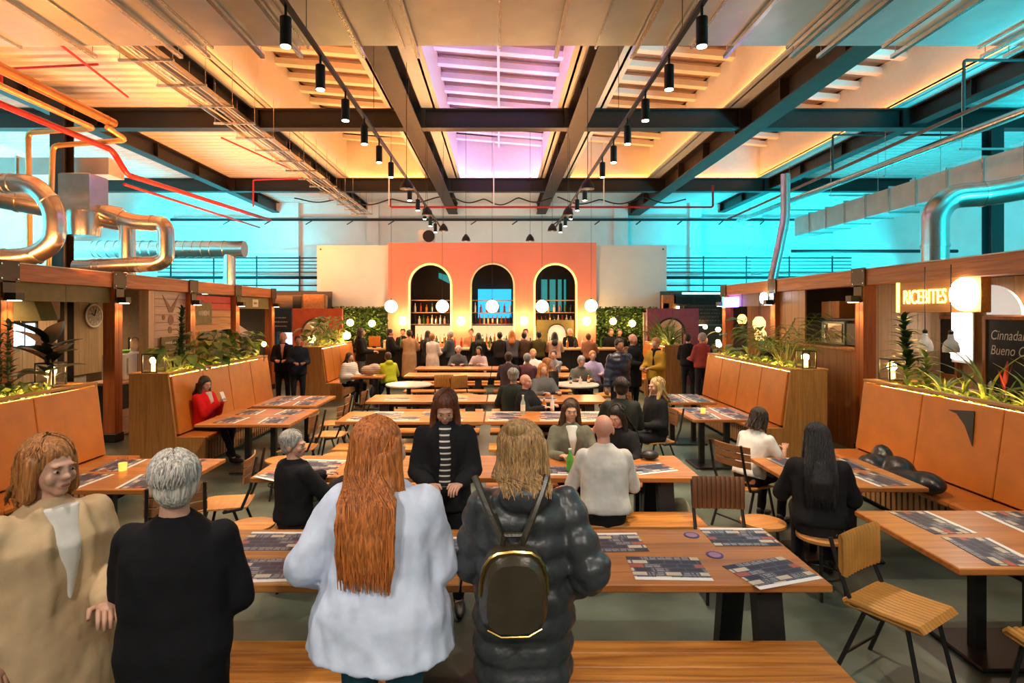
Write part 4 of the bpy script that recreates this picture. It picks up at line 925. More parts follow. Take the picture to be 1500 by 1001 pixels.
for k, v in SIDE.items(): side_table('square ' + TDESC[k], *v)
for x, lab in ((-1.85, 'round pale cafe table left of the centre'), (1.55, 'round pale cafe table at right where the grey haired person leans')):
    r = thing('round_table', lab, 'table', (x, 11.8, 0), 0, 'round cafe tables'); MB().lathe([(.45, .71), (.47, .73), (.46, .75)], (0,0,0), 32).build('tabletop', mat('pale_laminate', (.62,.55,.48), rough=.3), r, True); MB().cyl((0,0,.03), .045, .68, 12).build('pedestal', M_black, r); MB().lathe([(.26, 0), (.24, .02), (.05, .04)], (0,0,0), 20).build('base', M_black, r)
# ================================================================== chairs and stools
def chair_root(label, kind):
    r = thing('chair', label, 'chair', (0,0,0), 0, 'wooden chairs with black frames')
    W = .21
    if kind == 'wood':
        # seat: softly curved ply
        nx, ny = 6, 6; m = MB(); P = []
        for top in (1, 0):
            for j in range(ny+1):
                for i in range(nx+1):
                    x = -W+2*W*i/nx; y = -.21+.42*j/ny
                    z = .455-.015*(1-(2*i/nx-1)**2)+(.0 if j else -.012)
                    P.append((x*(1-.08*(j/ny)), y, z-(0 if top else .015)))
        Fc = []; q = (nx+1)*(ny+1)
        for j in range(ny):
            for i in range(nx):
                a = j*(nx+1)+i; Fc.append((a, a+1, a+nx+2, a+nx+1)); Fc.append((q+a, q+a+nx+1, q+a+nx+2, q+a+1))
        rim = [i for i in range(nx+1)] + [j*(nx+1)+nx for j in range(1, ny+1)] + [ny*(nx+1)+i for i in range(nx-1, -1, -1)] + [j*(nx+1) for j in range(ny-1, 0, -1)]
        for k in range(len(rim)): a, b_ = rim[k], rim[(k+1) % len(rim)]; Fc.append((a, q+a, q+b_, b_))
        m.add(P, Fc); m.build('seat', W_seat, r, True)
        # curved back rest of three slats
        for s_i, (z0, z1) in enumerate(((.66, .725), (.735, .80), (.81, .875))):
            m = MB(); n = 8; P = []
            for z, yo in ((z0, 0), (z1, .02)):
                for th in (0, .014):
                    for i in range(n+1):
                        t = 2*i/n-1; P.append((t*.215, .215+.06*(z-.62)-.035*t*t+th, z))
            Fc = []
            for i in range(n):
                a, b_, c_, d_ = i, (n+1)+i, 2*(n+1)+i, 3*(n+1)+i
                Fc += [(a, a+1, c_+1, c_), (b_, d_, d_+1, b_+1), (a, b_, b_+1, a+1), (c_, c_+1, d_+1, d_)]
            for e in (0, n): Fc.append((e, (n+1)+e, 3*(n+1)+e, 2*(n+1)+e))
            m.add(P, Fc); m.build('back_slat', W_ply, r, True)
    else:
        mm = mat('ribbed_tan_leather', (.50, .235, .05), rough=.4, noise=.12, bump=.05) if kind == 'tan' else mat('ribbed_dark_leather', (.17, .07, .03), rough=.4, noise=.12)
        m = MB(); MB
        seat = thing_mesh = None
        n = 11
        sb = MB().rbox(-W, W, -.21, .21, .42, .445, .01).build('seat', mm if kind == 'tan' else W_seat, r)
        for i in range(n):
            x = -W+.018+i*(2*W-.036)/(n-1)
            if kind == 'tan': MB().tube([(x, -.215, .435), (x, -.19, .458), (x, .0, .452), (x, .19, .458), (x, .21, .44)], .021, 8).build('seat_rib', mm, sb, True)
        bb = MB().rbox(-.205, .205, .225, .245, .60, .84, .01).build('backrest', mm, r)
        for i in range(n):
            x = -W+.02+i*(2*W-.04)/(n-1); yc = .218+.012*(x/W)**2*-1
            MB().tube([(x, yc+.006, .595), (x, yc, .62), (x, yc+.005, .82), (x, yc+.02, .845)], .021, 8).build('back_rib', mm, bb, True)
    for sx in (-1, 1):
        MB().tube([(sx*.19, .30, .90 if kind == 'wood' else .80), (sx*.195, .245, .62), (sx*.195, .17, .44), (sx*.195, .02, .415)], .013, 8).build('back_post', M_black, r, True)
        MB().tube([(sx*.18, -.12, .43), (sx*.205, -.21, 0)], .013, 8).build('leg', M_black, r, True)
        MB().tube([(sx*.18, .10, .43), (sx*.205, .26, 0)], .013, 8).build('leg', M_black, r, True)
    MB().tube([(-.20, .215, .12), (.20, .215, .12)], .009, 6).build('brace', M_black, r, True)
    MB().tube([(-.19, .02, .415), (.19, .02, .415)], .011, 6).build('brace', M_black, r, True)
    return r
CH = {}
def chair(kind, x, y, deg, label):
    if kind not in CH:
        CH[kind] = chair_root(label, kind); o = CH[kind]; o.location = (x, y, 0); o.rotation_euler = (0, 0, R(deg)); return o
    return dup(CH[kind], (x, y, 0), R(deg), label)
# deg 0: faces the camera, 90: faces +X, 180: faces away, -90: faces -X
chair('tan', 2.38, 3.46, 32, 'ribbed tan leather chair in the lower right foreground')
chair('tan', 2.98, 2.98, 178, 'ribbed leather chair at the lower right corner facing the table')
chair('dark', 1.78, 4.55, -4, 'chair with dark ribbed back behind the front table at right')
chair('wood', 2.52, 5.95, 118, 'wooden chair under the person in a white shirt')
chair('wood', -2.52, 5.35, -78, 'wooden chair facing the near left candle table')
chair('wood', -2.58, 4.62, -150, 'wooden chair in front of the near left candle table')
chair('wood', -2.62, 7.55, -88, 'wooden chair nearest the camera at the table beside the person in red')
chair('wood', -2.45, 8.35, -95, 'wooden chair at the table beside the person in red, farther one')
chair('wood', -2.62, 9.2, -84, 'wooden chair nearer the camera at the rear left table')
chair('wood', -2.5, 9.9, -92, 'wooden chair farther from the camera at the rear left table')
chair('wood', 2.16, 7.98, -80, 'wooden chair under the blonde person in black')
chair('wood', 2.38, 9.8, 88, 'wooden chair at the rear right table')
chair('tan', -1.15, 12.35, 15, 'orange backed chair behind the round cafe table at left')
chair('tan', -.72, 12.2, 40, 'orange backed chair right of the round cafe table at left')
chair('tan', 2.2, 12.3, -60, 'chair right of the round cafe table at right')
def stool_root(label, kind='round'):
    r = thing('stool', label, 'stool', (0,0,0), 0, 'round wooden stools')
    MB().lathe([(.165, .425), (.18, .435), (.18, .455), (.165, .46)], (0,0,0), 24).build('seat', W_seat, r, True)
    for k in range(4):
        a = PI/4+k*PI/2; MB().tube([(.10*math.cos(a), .10*math.sin(a), .425), (.17*math.cos(a), .17*math.sin(a), 0)], .011, 6).build('leg', M_black, r, True)
    MB().tube([(.145*math.cos(t*PI/10), .145*math.sin(t*PI/10), .16) for t in range(20)], .008, 6, closed=True).build('foot_ring', M_black, r, True)
    return r
st0 = None
for x, y, lab in ((-2.04, 4.78, 'round wooden stool left of the grey haired person in black'), (-1.98, 7.1, 'round wooden stool at the left end of the third row'), (-2.05, 11.1, 'small round stool in front of the round cafe table at left'), (2.2, 4.85, 'round wooden stool left of the person in black at right'), (-1.66, 4.68, 'round wooden stool under the grey haired person in black'), (2.52, 4.55, 'round stool under the long haired person in black at right'), (-2.6, 6.9, 'round stool near the table of the person in red')):
    if st0 is None: st0 = stool_root(lab); st0.location = (x, y, 0)
    else: dup(st0, (x, y, 0), .3, lab)
# ================================================================== menu sheets, coasters, candles, bottles
M_menu, nt, b = newmat('printed_menu'); N, Lk = nt.nodes, nt.links
tc = N.new('ShaderNodeTexCoord'); sp = N.new('ShaderNodeSeparateXYZ'); Lk.new(tc.outputs['Object'], sp.inputs[0])
br = N.new('ShaderNodeTexBrick'); br.inputs['Scale'].default_value = 1; br.inputs['Brick Width'].default_value = .094; br.inputs['Row Height'].default_value = .0505; br.inputs['Mortar Size'].default_value = .005; br.inputs['Mortar Smooth'].default_value = 0
br.inputs['Color1'].default_value = (0,0,0,1); br.inputs['Color2'].default_value = (1,1,1,1); br.inputs['Mortar'].default_value = (0,0,0,1); br.offset = .35
def MT(op, a_, b_=None):
    n_ = N.new('ShaderNodeMath'); n_.operation = op
    for i_, v_ in enumerate((a_, b_)):
        if v_ is None: continue
        if hasattr(v_, 'is_output'): Lk.new(v_, n_.inputs[i_])
        else: n_.inputs[i_].default_value = v_
    return n_.outputs[0]
def MIX(f_, c1_, c2_):
    n_ = N.new('ShaderNodeMix'); n_.data_type = 'RGBA'; Lk.new(f_, n_.inputs['Factor'])
    for i_, v_ in ((6, c1_), (7, c2_)):
        if hasattr(v_, 'is_output'): Lk.new(v_, n_.inputs[i_])
        else: n_.inputs[i_].default_value = (*v_, 1)
    return n_.outputs[2]
Lk.new(tc.outputs['Object'], br.inputs['Vector'])
inside = MT('SUBTRACT', 1.0, br.outputs['Fac'])
sc_ = N.new('ShaderNodeSeparateColor'); Lk.new(br.outputs['Color'], sc_.inputs[0]); cell = sc_.outputs[0]
mpn = N.new('ShaderNodeMapping'); mpn.inputs['Scale'].default_value = (70, 9, 1); Lk.new(tc.outputs['Object'], mpn.inputs[0])
nz = N.new('ShaderNodeTexNoise'); nz.inputs['Scale'].default_value = 1.0; Lk.new(mpn.outputs[0], nz.inputs['Vector'])
lines = MT('MULTIPLY', MT('GREATER_THAN', MT('FRACT', MT('MULTIPLY', sp.outputs[1], 78.0)), .55), MT('GREATER_THAN', nz.outputs['Fac'], .42))
txt = MT('MULTIPLY', MT('MULTIPLY', lines, inside), MT('GREATER_THAN', cell, .40))
c_bg = MIX(inside, (.07, .07, .10), (.022, .026, .055))
c_fill = MIX(MT('MULTIPLY', MT('GREATER_THAN', cell, .80), inside), c_bg, (.62, .50, .30))
c_red = MIX(MT('MULTIPLY', MT('LESS_THAN', cell, .07), inside), c_fill, (.40, .08, .06))
class _o: outputs = {2: MIX(txt, c_red, (.42, .41, .42))}
mx = _o
lt = N.new('ShaderNodeMath'); lt.operation = 'LESS_THAN'; lt.inputs[1].default_value = -.118; Lk.new(sp.outputs[1], lt.inputs[0])
mx2 = N.new('ShaderNodeMix'); mx2.data_type = 'RGBA'; Lk.new(lt.outputs[0], mx2.inputs['Factor']); Lk.new(mx.outputs[2], mx2.inputs[6]); mx2.inputs[7].default_value = (.80,.79,.76,1)
Lk.new(mx2.outputs[2], b.inputs['Base Color']); b.inputs['Roughness'].default_value = .45
menu_me = MB().rbox(-.21, .21, -.148, .148, 0, .003, .0008).mesh('menu_sheet'); menu_me.materials.append(M_menu)
def menu(x, y, deg, label):
    o = link('menu_sheet', menu_me, None, loc=(x, y, .7505), rot=(0, 0, R(deg))); return tag(o, label, 'menu', 'printed menu sheets')
def mpx(px, py): d = 1232.5/(py-VY); return (px-VX)*d/F, d
for px, py, deg, lab in ((978, 833, -2, 'printed menu on the front table beside the lone coaster, white edge towards the camera'), (1130, 839, 18, 'skewed printed menu on the front right corner of the first row'),
    (1083, 787, 180, 'printed menu on the rear right corner of the first row'), (893, 795, 182, 'printed menu at the rear of the first row beside the dark puffer coat'), (655, 801, 180, 'printed menu between the white sweater and the puffer coat'),
    (404, 793, 180, 'printed menu at the rear left of the first row'), (388, 836, 3, 'printed menu left of the white sweater near the front edge'), (190, 838, 5, 'printed menu at the left end of the first row behind the dark jacket'),
    (952, 687, 20, 'printed menu on the second row right of the person in a white shirt'), (820, 690, 0, 'printed menu by the green bottle on the second row'), (470, 680, 175, 'printed menu right of the grey haired person on the second row'), (455, 692, 10, 'printed menu half behind the grey haired person on the second row'), (415, 698, -30, 'printed menu left of the grey haired person on the second row')):
    x, y = mpx(px, py); menu(x, y, deg, lab)
for j, x in enumerate((-1.85, -1.3, -.7, .05, .75, 1.3)): menu(x, 7.93, (0, 4, -3, 2, 0, 5)[j], 'printed menu near the front edge of the third row, %s from the left' % ORD[j])
for j, x in enumerate((-1.6, -.9, .1, .8, 1.35)): menu(x, 8.30, 180, 'printed menu near the rear edge of the third row, %s from the left' % ORD[j])
for j, x in enumerate((-1.7, -.75, .15, .75)): menu(x, 9.75, 0, 'printed menu on the fourth row, %s from the left' % ORD[j])
for k, v in SIDE.items():
    for j, (fx, fy, dg) in enumerate(((.28, .25, 90), (.28, .75, 90), (.74, .25, -90), (.74, .75, -90))):
        menu(v[0]+(v[1]-v[0])*fx, v[2]+(v[3]-v[2])*fy, dg+(-4, 3, 6, -2)[j], 'menu at %s of %s' % (['front left', 'rear left', 'front right', 'rear right'][j], TDESC[k]))
cm = MB().lathe([(.048, 0), (.05, .002), (.05, .004)], (0,0,0), 24).mesh('coaster'); cm.materials.append(mat('navy_coaster', (.06,.06,.22), rough=.5)); cp = MB().lathe([(.036, 0), (.036, .001)], (0,0,.004), 20).mesh('print')
for px, py, lab in ((1013, 785, 'navy round coaster between the two rear menus on the first row'), (1047, 814, 'navy round coaster between the two front menus on the first row'), (1005, 806, None)):
    if not lab: continue
    x, y = mpx(px, py); o = tag(link('coaster', cm, None, loc=(x, y, .7505)), lab, 'coaster', 'coasters'); piece('emblem', cp, mat('coaster_print', (.35,.18,.30)), o)
def candle(x, y, label, sc=1):
    r = thing('candle_glass', label, 'candle', (x, y, .753)); MB().lathe([(.032, 0), (.036, .07)], (0,0,0), 16).build('wax', mat('orange_wax', (.9,.42,.06), emit=(1,.45,.08), estr=1.2), r, True); MB().lathe([(.040, 0), (.043, .12), (.041, .12), (.038, .01)], (0,0,0), 16).build('glass', M_glass, r, True); return r
x, y = mpx(1232, 697); candle(x, y, 'orange candle glass on the table by the person in a white shirt'); candle(x-.09, y+.05, 'second orange candle glass behind the first at right')
x, y = mpx(180, 690); candle(x, y, 'orange candle glass on the near left table')
x, y = mpx(1030, 606); candle(x, y, 'small candle glass on the table before the palm banquette')
def bottle(x, y, z, hh, rr, m, label):
    r = thing('drink_bottle', label, 'bottle', (x, y, z)); MB().lathe([(rr, 0), (rr, hh*.58), (rr*.42, hh*.78), (rr*.38, hh*.97)], (0,0,0), 14).build('body', m, r, True); MB().lathe([(rr*.44, hh*.95), (rr*.44, hh*1.01)], (0,0,0), 12).build('cap', M_white, r); MB().lathe([(rr*1.02, hh*.15), (rr*1.02, hh*.5)], (0,0,0), 14).build('paper_label', m if 'green' in label else M_cream, r, True); return r
x, y = mpx(835, 690); bottle(x, y, .752, .20, .034, mat('green_can', (.12,.42,.06), rough=.25), 'green drinks bottle in front of the person in an olive jacket')
x, y = mpx(766, 606); bottle(x, y, .752, .26, .034, mat('clear_bottle', (.40,.46,.42), rough=.1), 'tall clear bottle on the third row by the bald person in a dark coat')
x, y = mpx(809, 602); bottle(x, y, .752, .22, .03, BOT[2], 'short pale bottle on the third row right of the clear one')
x, y = mpx(797, 602); bottle(x, y, .752, .18, .035, BOT[1], 'brown bottle on the third row between two pale bottles')
for k, (px, py) in enumerate(((850, 563), (862, 561), (836, 562))): 
    x, y = mpx(px, py); bottle(x, y, .752, .15, .03, BOT[(2, 1, 4)[k]], 'small bottle on the round cafe table at right, %s' % ['middle one', 'rightmost one', 'leftmost one'][k])
wg = thing('wine_glass', 'clear wine glass on the first row left of the puffer coat', 'glass', (*mpx(692, 801), .7505)); MB().lathe([(.035, 0), (.035, .003), (.004, .008), (.004, .08), (.02, .09), (.038, .13), (.036, .17), (.034, .17), (.035, .13), (.01, .092)], (0,0,0), 18).build('bowl', M_glass, wg, True)
cr = tag(MB().ell((0,0,.045), (.09,.07,.045), 16, 8).build('sunglasses_case', M_black, None, True, loc=(1.48, 5.72, .752)), 'black oval case on the second row right of the person in a white shirt', 'case')
# ================================================================== lanterns
def lantern(x, y, z, label, lit=True, w=.10, h=.27):
    r = thing('lantern', label, 'lantern', (x, y, z), 0, 'black framed lanterns on the planters')
    f_ = MB().box(-w, w, -w, w, 0, .015).box(-w, w, -w, w, h-.015, h)
    for sx in (-1, 1):
        for sy in (-1, 1): f_.box(sx*w-.008, sx*w+.008, sy*w-.008, sy*w+.008, 0, h)
    f_.build('frame', M_black, r)
    for k in range(4):
        o = MB().box(-w+.01, w-.01, -.001, .001, .015, h-.015).build('pane', M_glass, r); o.rotation_euler = (0, 0, k*PI/2); o.location = (0, 0, 0) ; d = Vector((0, -w, 0)); d.rotate(Euler((0,0,k*PI/2))); o.location = d
    MB().lathe([(.03, 0), (.03, .10)], (0,0,.015), 14).build('candle', mat('lantern_wax', (.9,.6,.25), emit=(1,.6,.2), estr=3), r)
    MB().ell((0,0,.155), (.028,.028,.045), 12, 8).build('bulb', E_bulb, r, True)
    light('lantern_light', 'POINT', (x, y, z+.17), 7, (1,.6,.2), soft=.05)
lantern(-5.22, 6.75, ZP, 'lit glass lantern behind the rubber plant at near left')
lantern(-4.92, 8.25, ZP, 'lit glass lantern on the banquette end above the person in red')
lantern(4.94, 7.30, ZP, 'lit glass lantern at the far end of the near right planter')
lantern(4.68, 8.87, ZP, 'lit glass lantern in front of the palm at right')
# ================================================================== plants in the planters
L_dark = mat('rubber_plant_leaf', (.020, .030, .012), rough=.28, noise=.3)
L_mid = mat('pothos_leaf', (.10, .19, .03), rough=.4, noise=.5, nscale=7)
L_lime = mat('lime_leaf', (.24, .32, .05), rough=.45, noise=.4, nscale=9)
L_palm = mat('palm_leaf', (.10, .18, .035), rough=.45, noise=.4)
L_deep = mat('deep_green_leaf', (.035, .085, .018), rough=.4, noise=.4)
L_red = mat('red_bract', (.50, .035, .02), rough=.45, noise=.3)
M_stem = mat('plant_stem', (.20, .20, .06), rough=.6)
def leaf_mesh(L, W, droop=.25, fold=.15, n=7, tip=1.0):
    """one leaf growing along +Y, rising then drooping"""
    P = []; Fc = []
    for i in range(n+1):
        t = i/n; w_ = W*(math.sin(PI*min(1, t**.75*.97+.03))**.8)*(1-.15*t)*.5
        if i == n: w_ = W*.02
        y = L*t; z = droop*L*(.55*t-1.1*t*t)
        P += [(-w_, y, z+fold*w_), (0, y, z-.002), (w_, y, z+fold*w_)]
    for i in range(n):
        a = i*3; Fc += [(a, a+1, a+4, a+3), (a+1, a+2, a+5, a+4)]
    return MB().add(P, Fc).mesh('leaf')
LM = {'broad': leaf_mesh(.22, .15, .5), 'big': leaf_mesh(.32, .17, .3, .3), 'strap': leaf_mesh(.62, .045, .55, .5, 9), 'frond': leaf_mesh(.40, .026, .6, .4, 6), 'small': leaf_mesh(.10, .05, .3), 'croton': leaf_mesh(.22, .085, .6, .2), 'bract': leaf_mesh(.16, .035, -.1, .3)}
LMM = {}
def leaf(kind, m, parent, loc, az, el, roll=0, sc=1):
    key = (kind, m.name)
    if key not in LMM:
        me = LM[kind].copy(); me.materials.append(m); me.shade_smooth(); LMM[key] = me
    o = bpy.data.objects.new('leaf', LMM[key]); COL.objects.link(o); o.parent = parent
    M = Matrix.Rotation(az, 4, 'Z') @ Matrix.Rotation(el, 4, 'X') @ Matrix.Rotation(roll, 4, 'Y')
    o.matrix_local = Matrix.Translation(loc) @ M @ Matrix.Scale(sc, 4); return o
ZS_ = ZP-.09
def plant(name, label, cat, x, y, kind, h, n, m, seed, m2=None, spread=.2, sc=1.0, stem=True, lean=(0, 0)):
    rnd = random.Random(seed); r = thing(name, label, cat, (x, y, ZS_), 0)
    if kind == 'column':          # many leaves up one stem
        MB().tube([(lean[0]*t*t, lean[1]*t*t, h*t*.9) for t in (0, .25, .5, .75, 1)], [.012, .011, .01, .008, .005], 6).build('stem', M_stem, r, True)
        for i in range(n):
            t = .12+.88*i/n; leaf('croton' if sc >= 1 else 'small', m if rnd.random() < .8 or m2 is None else m2, r, (lean[0]*t*t, lean[1]*t*t, h*t*.9), i*2.4+rnd.uniform(-.4, .4), rnd.uniform(.0, .7)+t*.4, 0, (1.15-.5*t)*max(sc, .8)*rnd.uniform(.8, 1.15)*(1 if sc >= 1 else 1.6))
    elif kind == 'bush':          # stalks each with one big leaf
        for i in range(n):
            a = rnd.uniform(0, 2*PI); rr = spread*math.sqrt(rnd.random()); hh = h*rnd.uniform(.25, 1); p = (rr*1.6*math.cos(a), rr*2.4*math.sin(a), hh)
            b0 = (rr*.3*math.cos(a), rr*.5*math.sin(a), 0)
            MB().tube([b0, ((b0[0]+p[0])/2, (b0[1]+p[1])/2, hh*.65), p], .005, 5).build('stem', M_stem, r, True)
            leaf('broad', m if rnd.random() < .65 or m2 is None else m2, r, p, a+PI/2+rnd.uniform(-.8, .8)+PI, rnd.uniform(-.5, .4), rnd.uniform(-.3, .3), sc*rnd.uniform(.8, 1.25))
    elif kind == 'rubber':
        MB().tube([(0,0,0), (.02,.01,h*.5), (.0,0,h)], [.016, .013, .006], 7).build('stem', mat('rubber_stem', (.32,.20,.12)), r, True)
        for i in range(n):
            t = .30+.70*i/n; leaf('big', m, r, (0, 0, h*t), i*2.4+.4, rnd.uniform(-.1, .9)*(.5+t*.7), 0, sc*rnd.uniform(.85, 1.2))
    elif kind == 'palm':
        for i in range(n):
            a = i*2.4; el = R(rnd.uniform(48, 86)); L = h*rnd.uniform(.65, 1.0); d = Vector((math.cos(a)*math.cos(el), math.sin(a)*math.cos(el), math.sin(el)))
            pts = [Vector((0,0,0)), d*L*.35, d*L*.7+Vector((math.cos(a)*.05, math.sin(a)*.05, -.01)), d*L+Vector((math.cos(a)*.16, math.sin(a)*.16, -.07))]
            st = MB().tube(pts, [.008, .006, .004, .002], 5).build('frond_stem', mat('palm_stem', (.34,.34,.08)), r, True)
            for j in range(7):
                t = .45+.55*j/6
                k = t*3; i0 = min(2, int(k)); q = pts[i0].lerp(pts[i0+1], k-i0)
                for s_ in (-1, 1): leaf('frond', m if rnd.random() < .7 or m2 is None else m2, st, q, a-PI/2+s_*R(48-10*t), R(35-40*t), 0, .75*(1.1-.45*abs(t-.7))*sc)
    elif kind == 'strap':
        for i in range(n):
            leaf('strap', m if rnd.random() < .6 or m2 is None else m2, r, (rnd.uniform(-.03, .03), rnd.uniform(-.03, .03), 0), i*2.4+rnd.uniform(-.3, .3), R(rnd.uniform(35, 80)), 0, h/.5*rnd.uniform(.6, 1.05))
    return r
def cover(label, x, y0, y1, seed, m, n=420, hi=.15):
    r = thing('ground_cover', label, 'plants', (x, (y0+y1)/2, ZS_)); f_ = leaf_cloud(n, (-.19, .19, -(y1-y0)/2, (y1-y0)/2, .0, hi), .075, seed).build('foliage', m, r); f_['kind'] = 'stuff'; return r
XL1, XL2, XL3, XR1, XR2, XR3 = -5.2, -4.92, -4.67, 4.95, 4.67, 4.6
cover('low lime green ferns glowing in the near left planter', XL1, 4.6, 6.5, 31, L_lime, 650)
cover('low glowing greenery in the planter above the person in red', XL2, 8.4, 11.4, 32, L_lime, 600, .12)
cover('low glowing greenery in the far left planter', XL3, 14.5, 17.0, 33, L_lime, 500, .35)
cover('low glowing greenery in the near right planter', XR1, 4.4, 7.1, 34, L_lime, 380, .09)
cover('low glowing greenery in the palm planter at right', XR2, 9.1, 12.1, 35, L_lime, 650, .16)
cover('low glowing greenery in the far right planter', XR3, 15.3, 17.2, 36, L_lime, 420, .3)
plant('zz_plant', 'upright small leaved plant at the left photo edge', 'plant', -5.12, 6.05, 'column', .92, 46, L_deep, 1, sc=.8)
plant('zz_plant', 'second upright small leaved plant beside the first at left edge', 'plant', -5.28, 6.12, 'column', .75, 40, L_deep, 2, sc=.8)
plant('rubber_plant', 'dark rubber plant with large leaves in the near left planter', 'plant', -5.18, 6.66, 'rubber', .62, 15, L_dark, 3, sc=1.3)
plant('conifer_shrub', 'dark upright shrub above the person in red', 'plant', -4.95, 9.0, 'column', 1.12, 120, L_deep, 4, sc=.85, lean=(.03, 0))
for k, y in enumerate((8.75, 9.5, 10.0, 10.5, 11.0)):
    plant('pothos', 'broad leaved green pothos in the planter above the person in red, %s from the lantern' % ORD[k], 'plant', -4.90, y, 'bush', (.42, .62, .66, .60, .55)[k], 26, L_mid, 10+k, (L_lime, L_deep)[k % 2], .17, 1.15)
for k, y in enumerate((14.9, 15.8, 16.6)):
    plant('leafy_bush', 'bushy green plant in the far left planter, %s from the camera' % ORD[k], 'plant', -4.7, y, 'bush', .8, 24, L_mid, 20+k, L_lime, .22, 1.2)
plant('palm', 'tall feathery palm in the right planter', 'plant', 4.62, 9.35, 'palm', 1.08, 15, L_palm, 6, L_lime, sc=1.0)
plant('palm', 'smaller arching palm beside the tall one at right', 'plant', 4.72, 9.75, 'palm', .75, 10, L_palm, 7, L_lime, sc=.9)
plant('philodendron', 'leggy broad leaved plant with drooping leaves left of the palm', 'plant', 4.62, 10.6, 'bush', .85, 12, L_mid, 8, L_lime, .24, 1.35)
plant('trailing_vine', 'thin vine with few leaves at the far end of the right planter', 'plant', 4.6, 11.7, 'bush', .75, 10, L_mid, 9, None, .2, 1.0)
plant('croton', 'tall leafy croton beside the lantern at near right', 'plant', 4.93, 7.02, 'column', .98, 60, L_deep, 40, L_lime, sc=1.25, lean=(.02, .1))
plant('croton', 'shorter leafy plant at the foot of the croton', 'plant', 4.98, 6.78, 'column', .50, 30, L_lime, 41, L_mid, sc=1.0)
for k, (y, h_, n_, mm, lab) in enumerate(((6.45, .34, 14, L_lime, 'pale spider plant right of the croton'), (6.15, .30, 12, L_lime, 'arching strap plant left of the red flower'), (5.86, .62, 9, L_deep, 'dark long leaved plant above the black mark'), (5.35, .42, 18, L_lime, 'pale spider plant in front of the large chalkboard'), (5.08, .5, 16, L_mid, 'strap leaved plant at the right photo edge'))):
    plant('strap_plant', lab, 'plant', 4.93, y, 'strap', h_, n_, mm, 50+k, L_lime)
r = plant('bromeliad', 'red flowered bromeliad in the near right planter', 'plant', 4.98, 5.72, 'strap', .28, 10, L_deep, 60, L_mid)
for k in range(5): leaf('bract', L_red, r, (0, 0, .16+.03*k), k*1.3, R(70), 0, 1.2)
for k, (y, h_) in enumerate(((15.5, .75), (16.2, .9), (16.9, .7))):
    plant('spiky_plant', 'spiky strap leaved plant in the far right planter, %s from the camera' % ORD[k], 'plant', 4.55, y, 'strap', h_, 22, L_palm, 70+k, L_lime)
for k, (x, y, z) in enumerate(((-4.55, 11.2, 1.55), (4.55, 12.1, 1.55))):
    r = thing('planter_bulb', 'small glowing bulb on a stake in the %s planter' % ('person in red' if k == 0 else 'palm'), 'lamp', (x, y, ZS_)); MB().cyl((0,0,0), .006, z-ZS_, 6).build('stake', M_black, r); MB().ell((0,0,z-ZS_+.04), (.045,.045,.05), 14, 8).build('bulb', E_bulb, r, True)
# ================================================================== people
HEADS = []
REM = []      # (MB, voxel, smooth iterations, target object, extra MB joined unremeshed)
def capsule(m, a, b, r1, r2, n=10):
    a, b = Vector(a), Vector(b); d = b-a; L = d.length or 1e-4; d = d/L
    pts = []; rs = []
    for t in (-.95, -.7, -.35): pts.append(a+d*r1*t); rs.append(r1*math.sqrt(max(.02, 1-t*t)))
    for t in (0, .33, .66, 1): pts.append(a+d*L*t); rs.append(r1+(r2-r1)*t)
    for t in (.35, .7, .95): pts.append(b+d*r2*t); rs.append(r2*math.sqrt(max(.02, 1-t*t)))
    m.tube(pts, rs, n)
def loft(m, rings, T, n=16):       # rings: (y, z, halfwidth, halfdepth), T maps points
    P = []; Fc = []
    for (y, z, wx, wy) in rings:
        for t in range(n):
            a = 2*PI*t/n; ca, sa = math.cos(a), math.sin(a)
            q = .86
            P.append(T(Vector((wx*math.copysign(abs(ca)**q, ca), y+wy*math.copysign(abs(sa)**q, sa), z))))
    for i in range(len(rings)-1):
        for t in range(n): a = i*n+t; b = i*n+(t+1) % n; Fc.append((a, b, b+n, a+n))
    Fc.append(tuple(range(n-1, -1, -1))); Fc.append(tuple((len(rings)-1)*n+t for t in range(n)))
    m.add(P, Fc)
def ik(sh, wr, l1, l2, pole):
    sh, wr = Vector(sh), Vector(wr); d = wr-sh; D = min(d.length, (l1+l2)*.995); dn = d.normalized(); wr = sh+dn*D
    a = (l1*l1-l2*l2+D*D)/(2*D); h = math.sqrt(max(0, l1*l1-a*a)); p = Vector(pole); p = p-dn*p.dot(dn); p = p.normalized() if p.length > 1e-5 else Vector((0,1,0))
    return sh+dn*a+p*h, wr
SKIN = {'a': mat('skin_light', (.62, .34, .23), rough=.5, noise=.06), 'b': mat('skin_pink', (.66, .32, .23), rough=.5, noise=.06), 'c': mat('skin_tan', (.42, .21, .12), rough=.5, noise=.06)}
M_eye = mat('eye_dark', (.03, .02, .015), rough=.2, noise=0); M_sclera = mat('eye_white', (.62,.56,.52), rough=.25, noise=0); M_lip = mat('lips', (.42, .13, .11), rough=.45, noise=0)
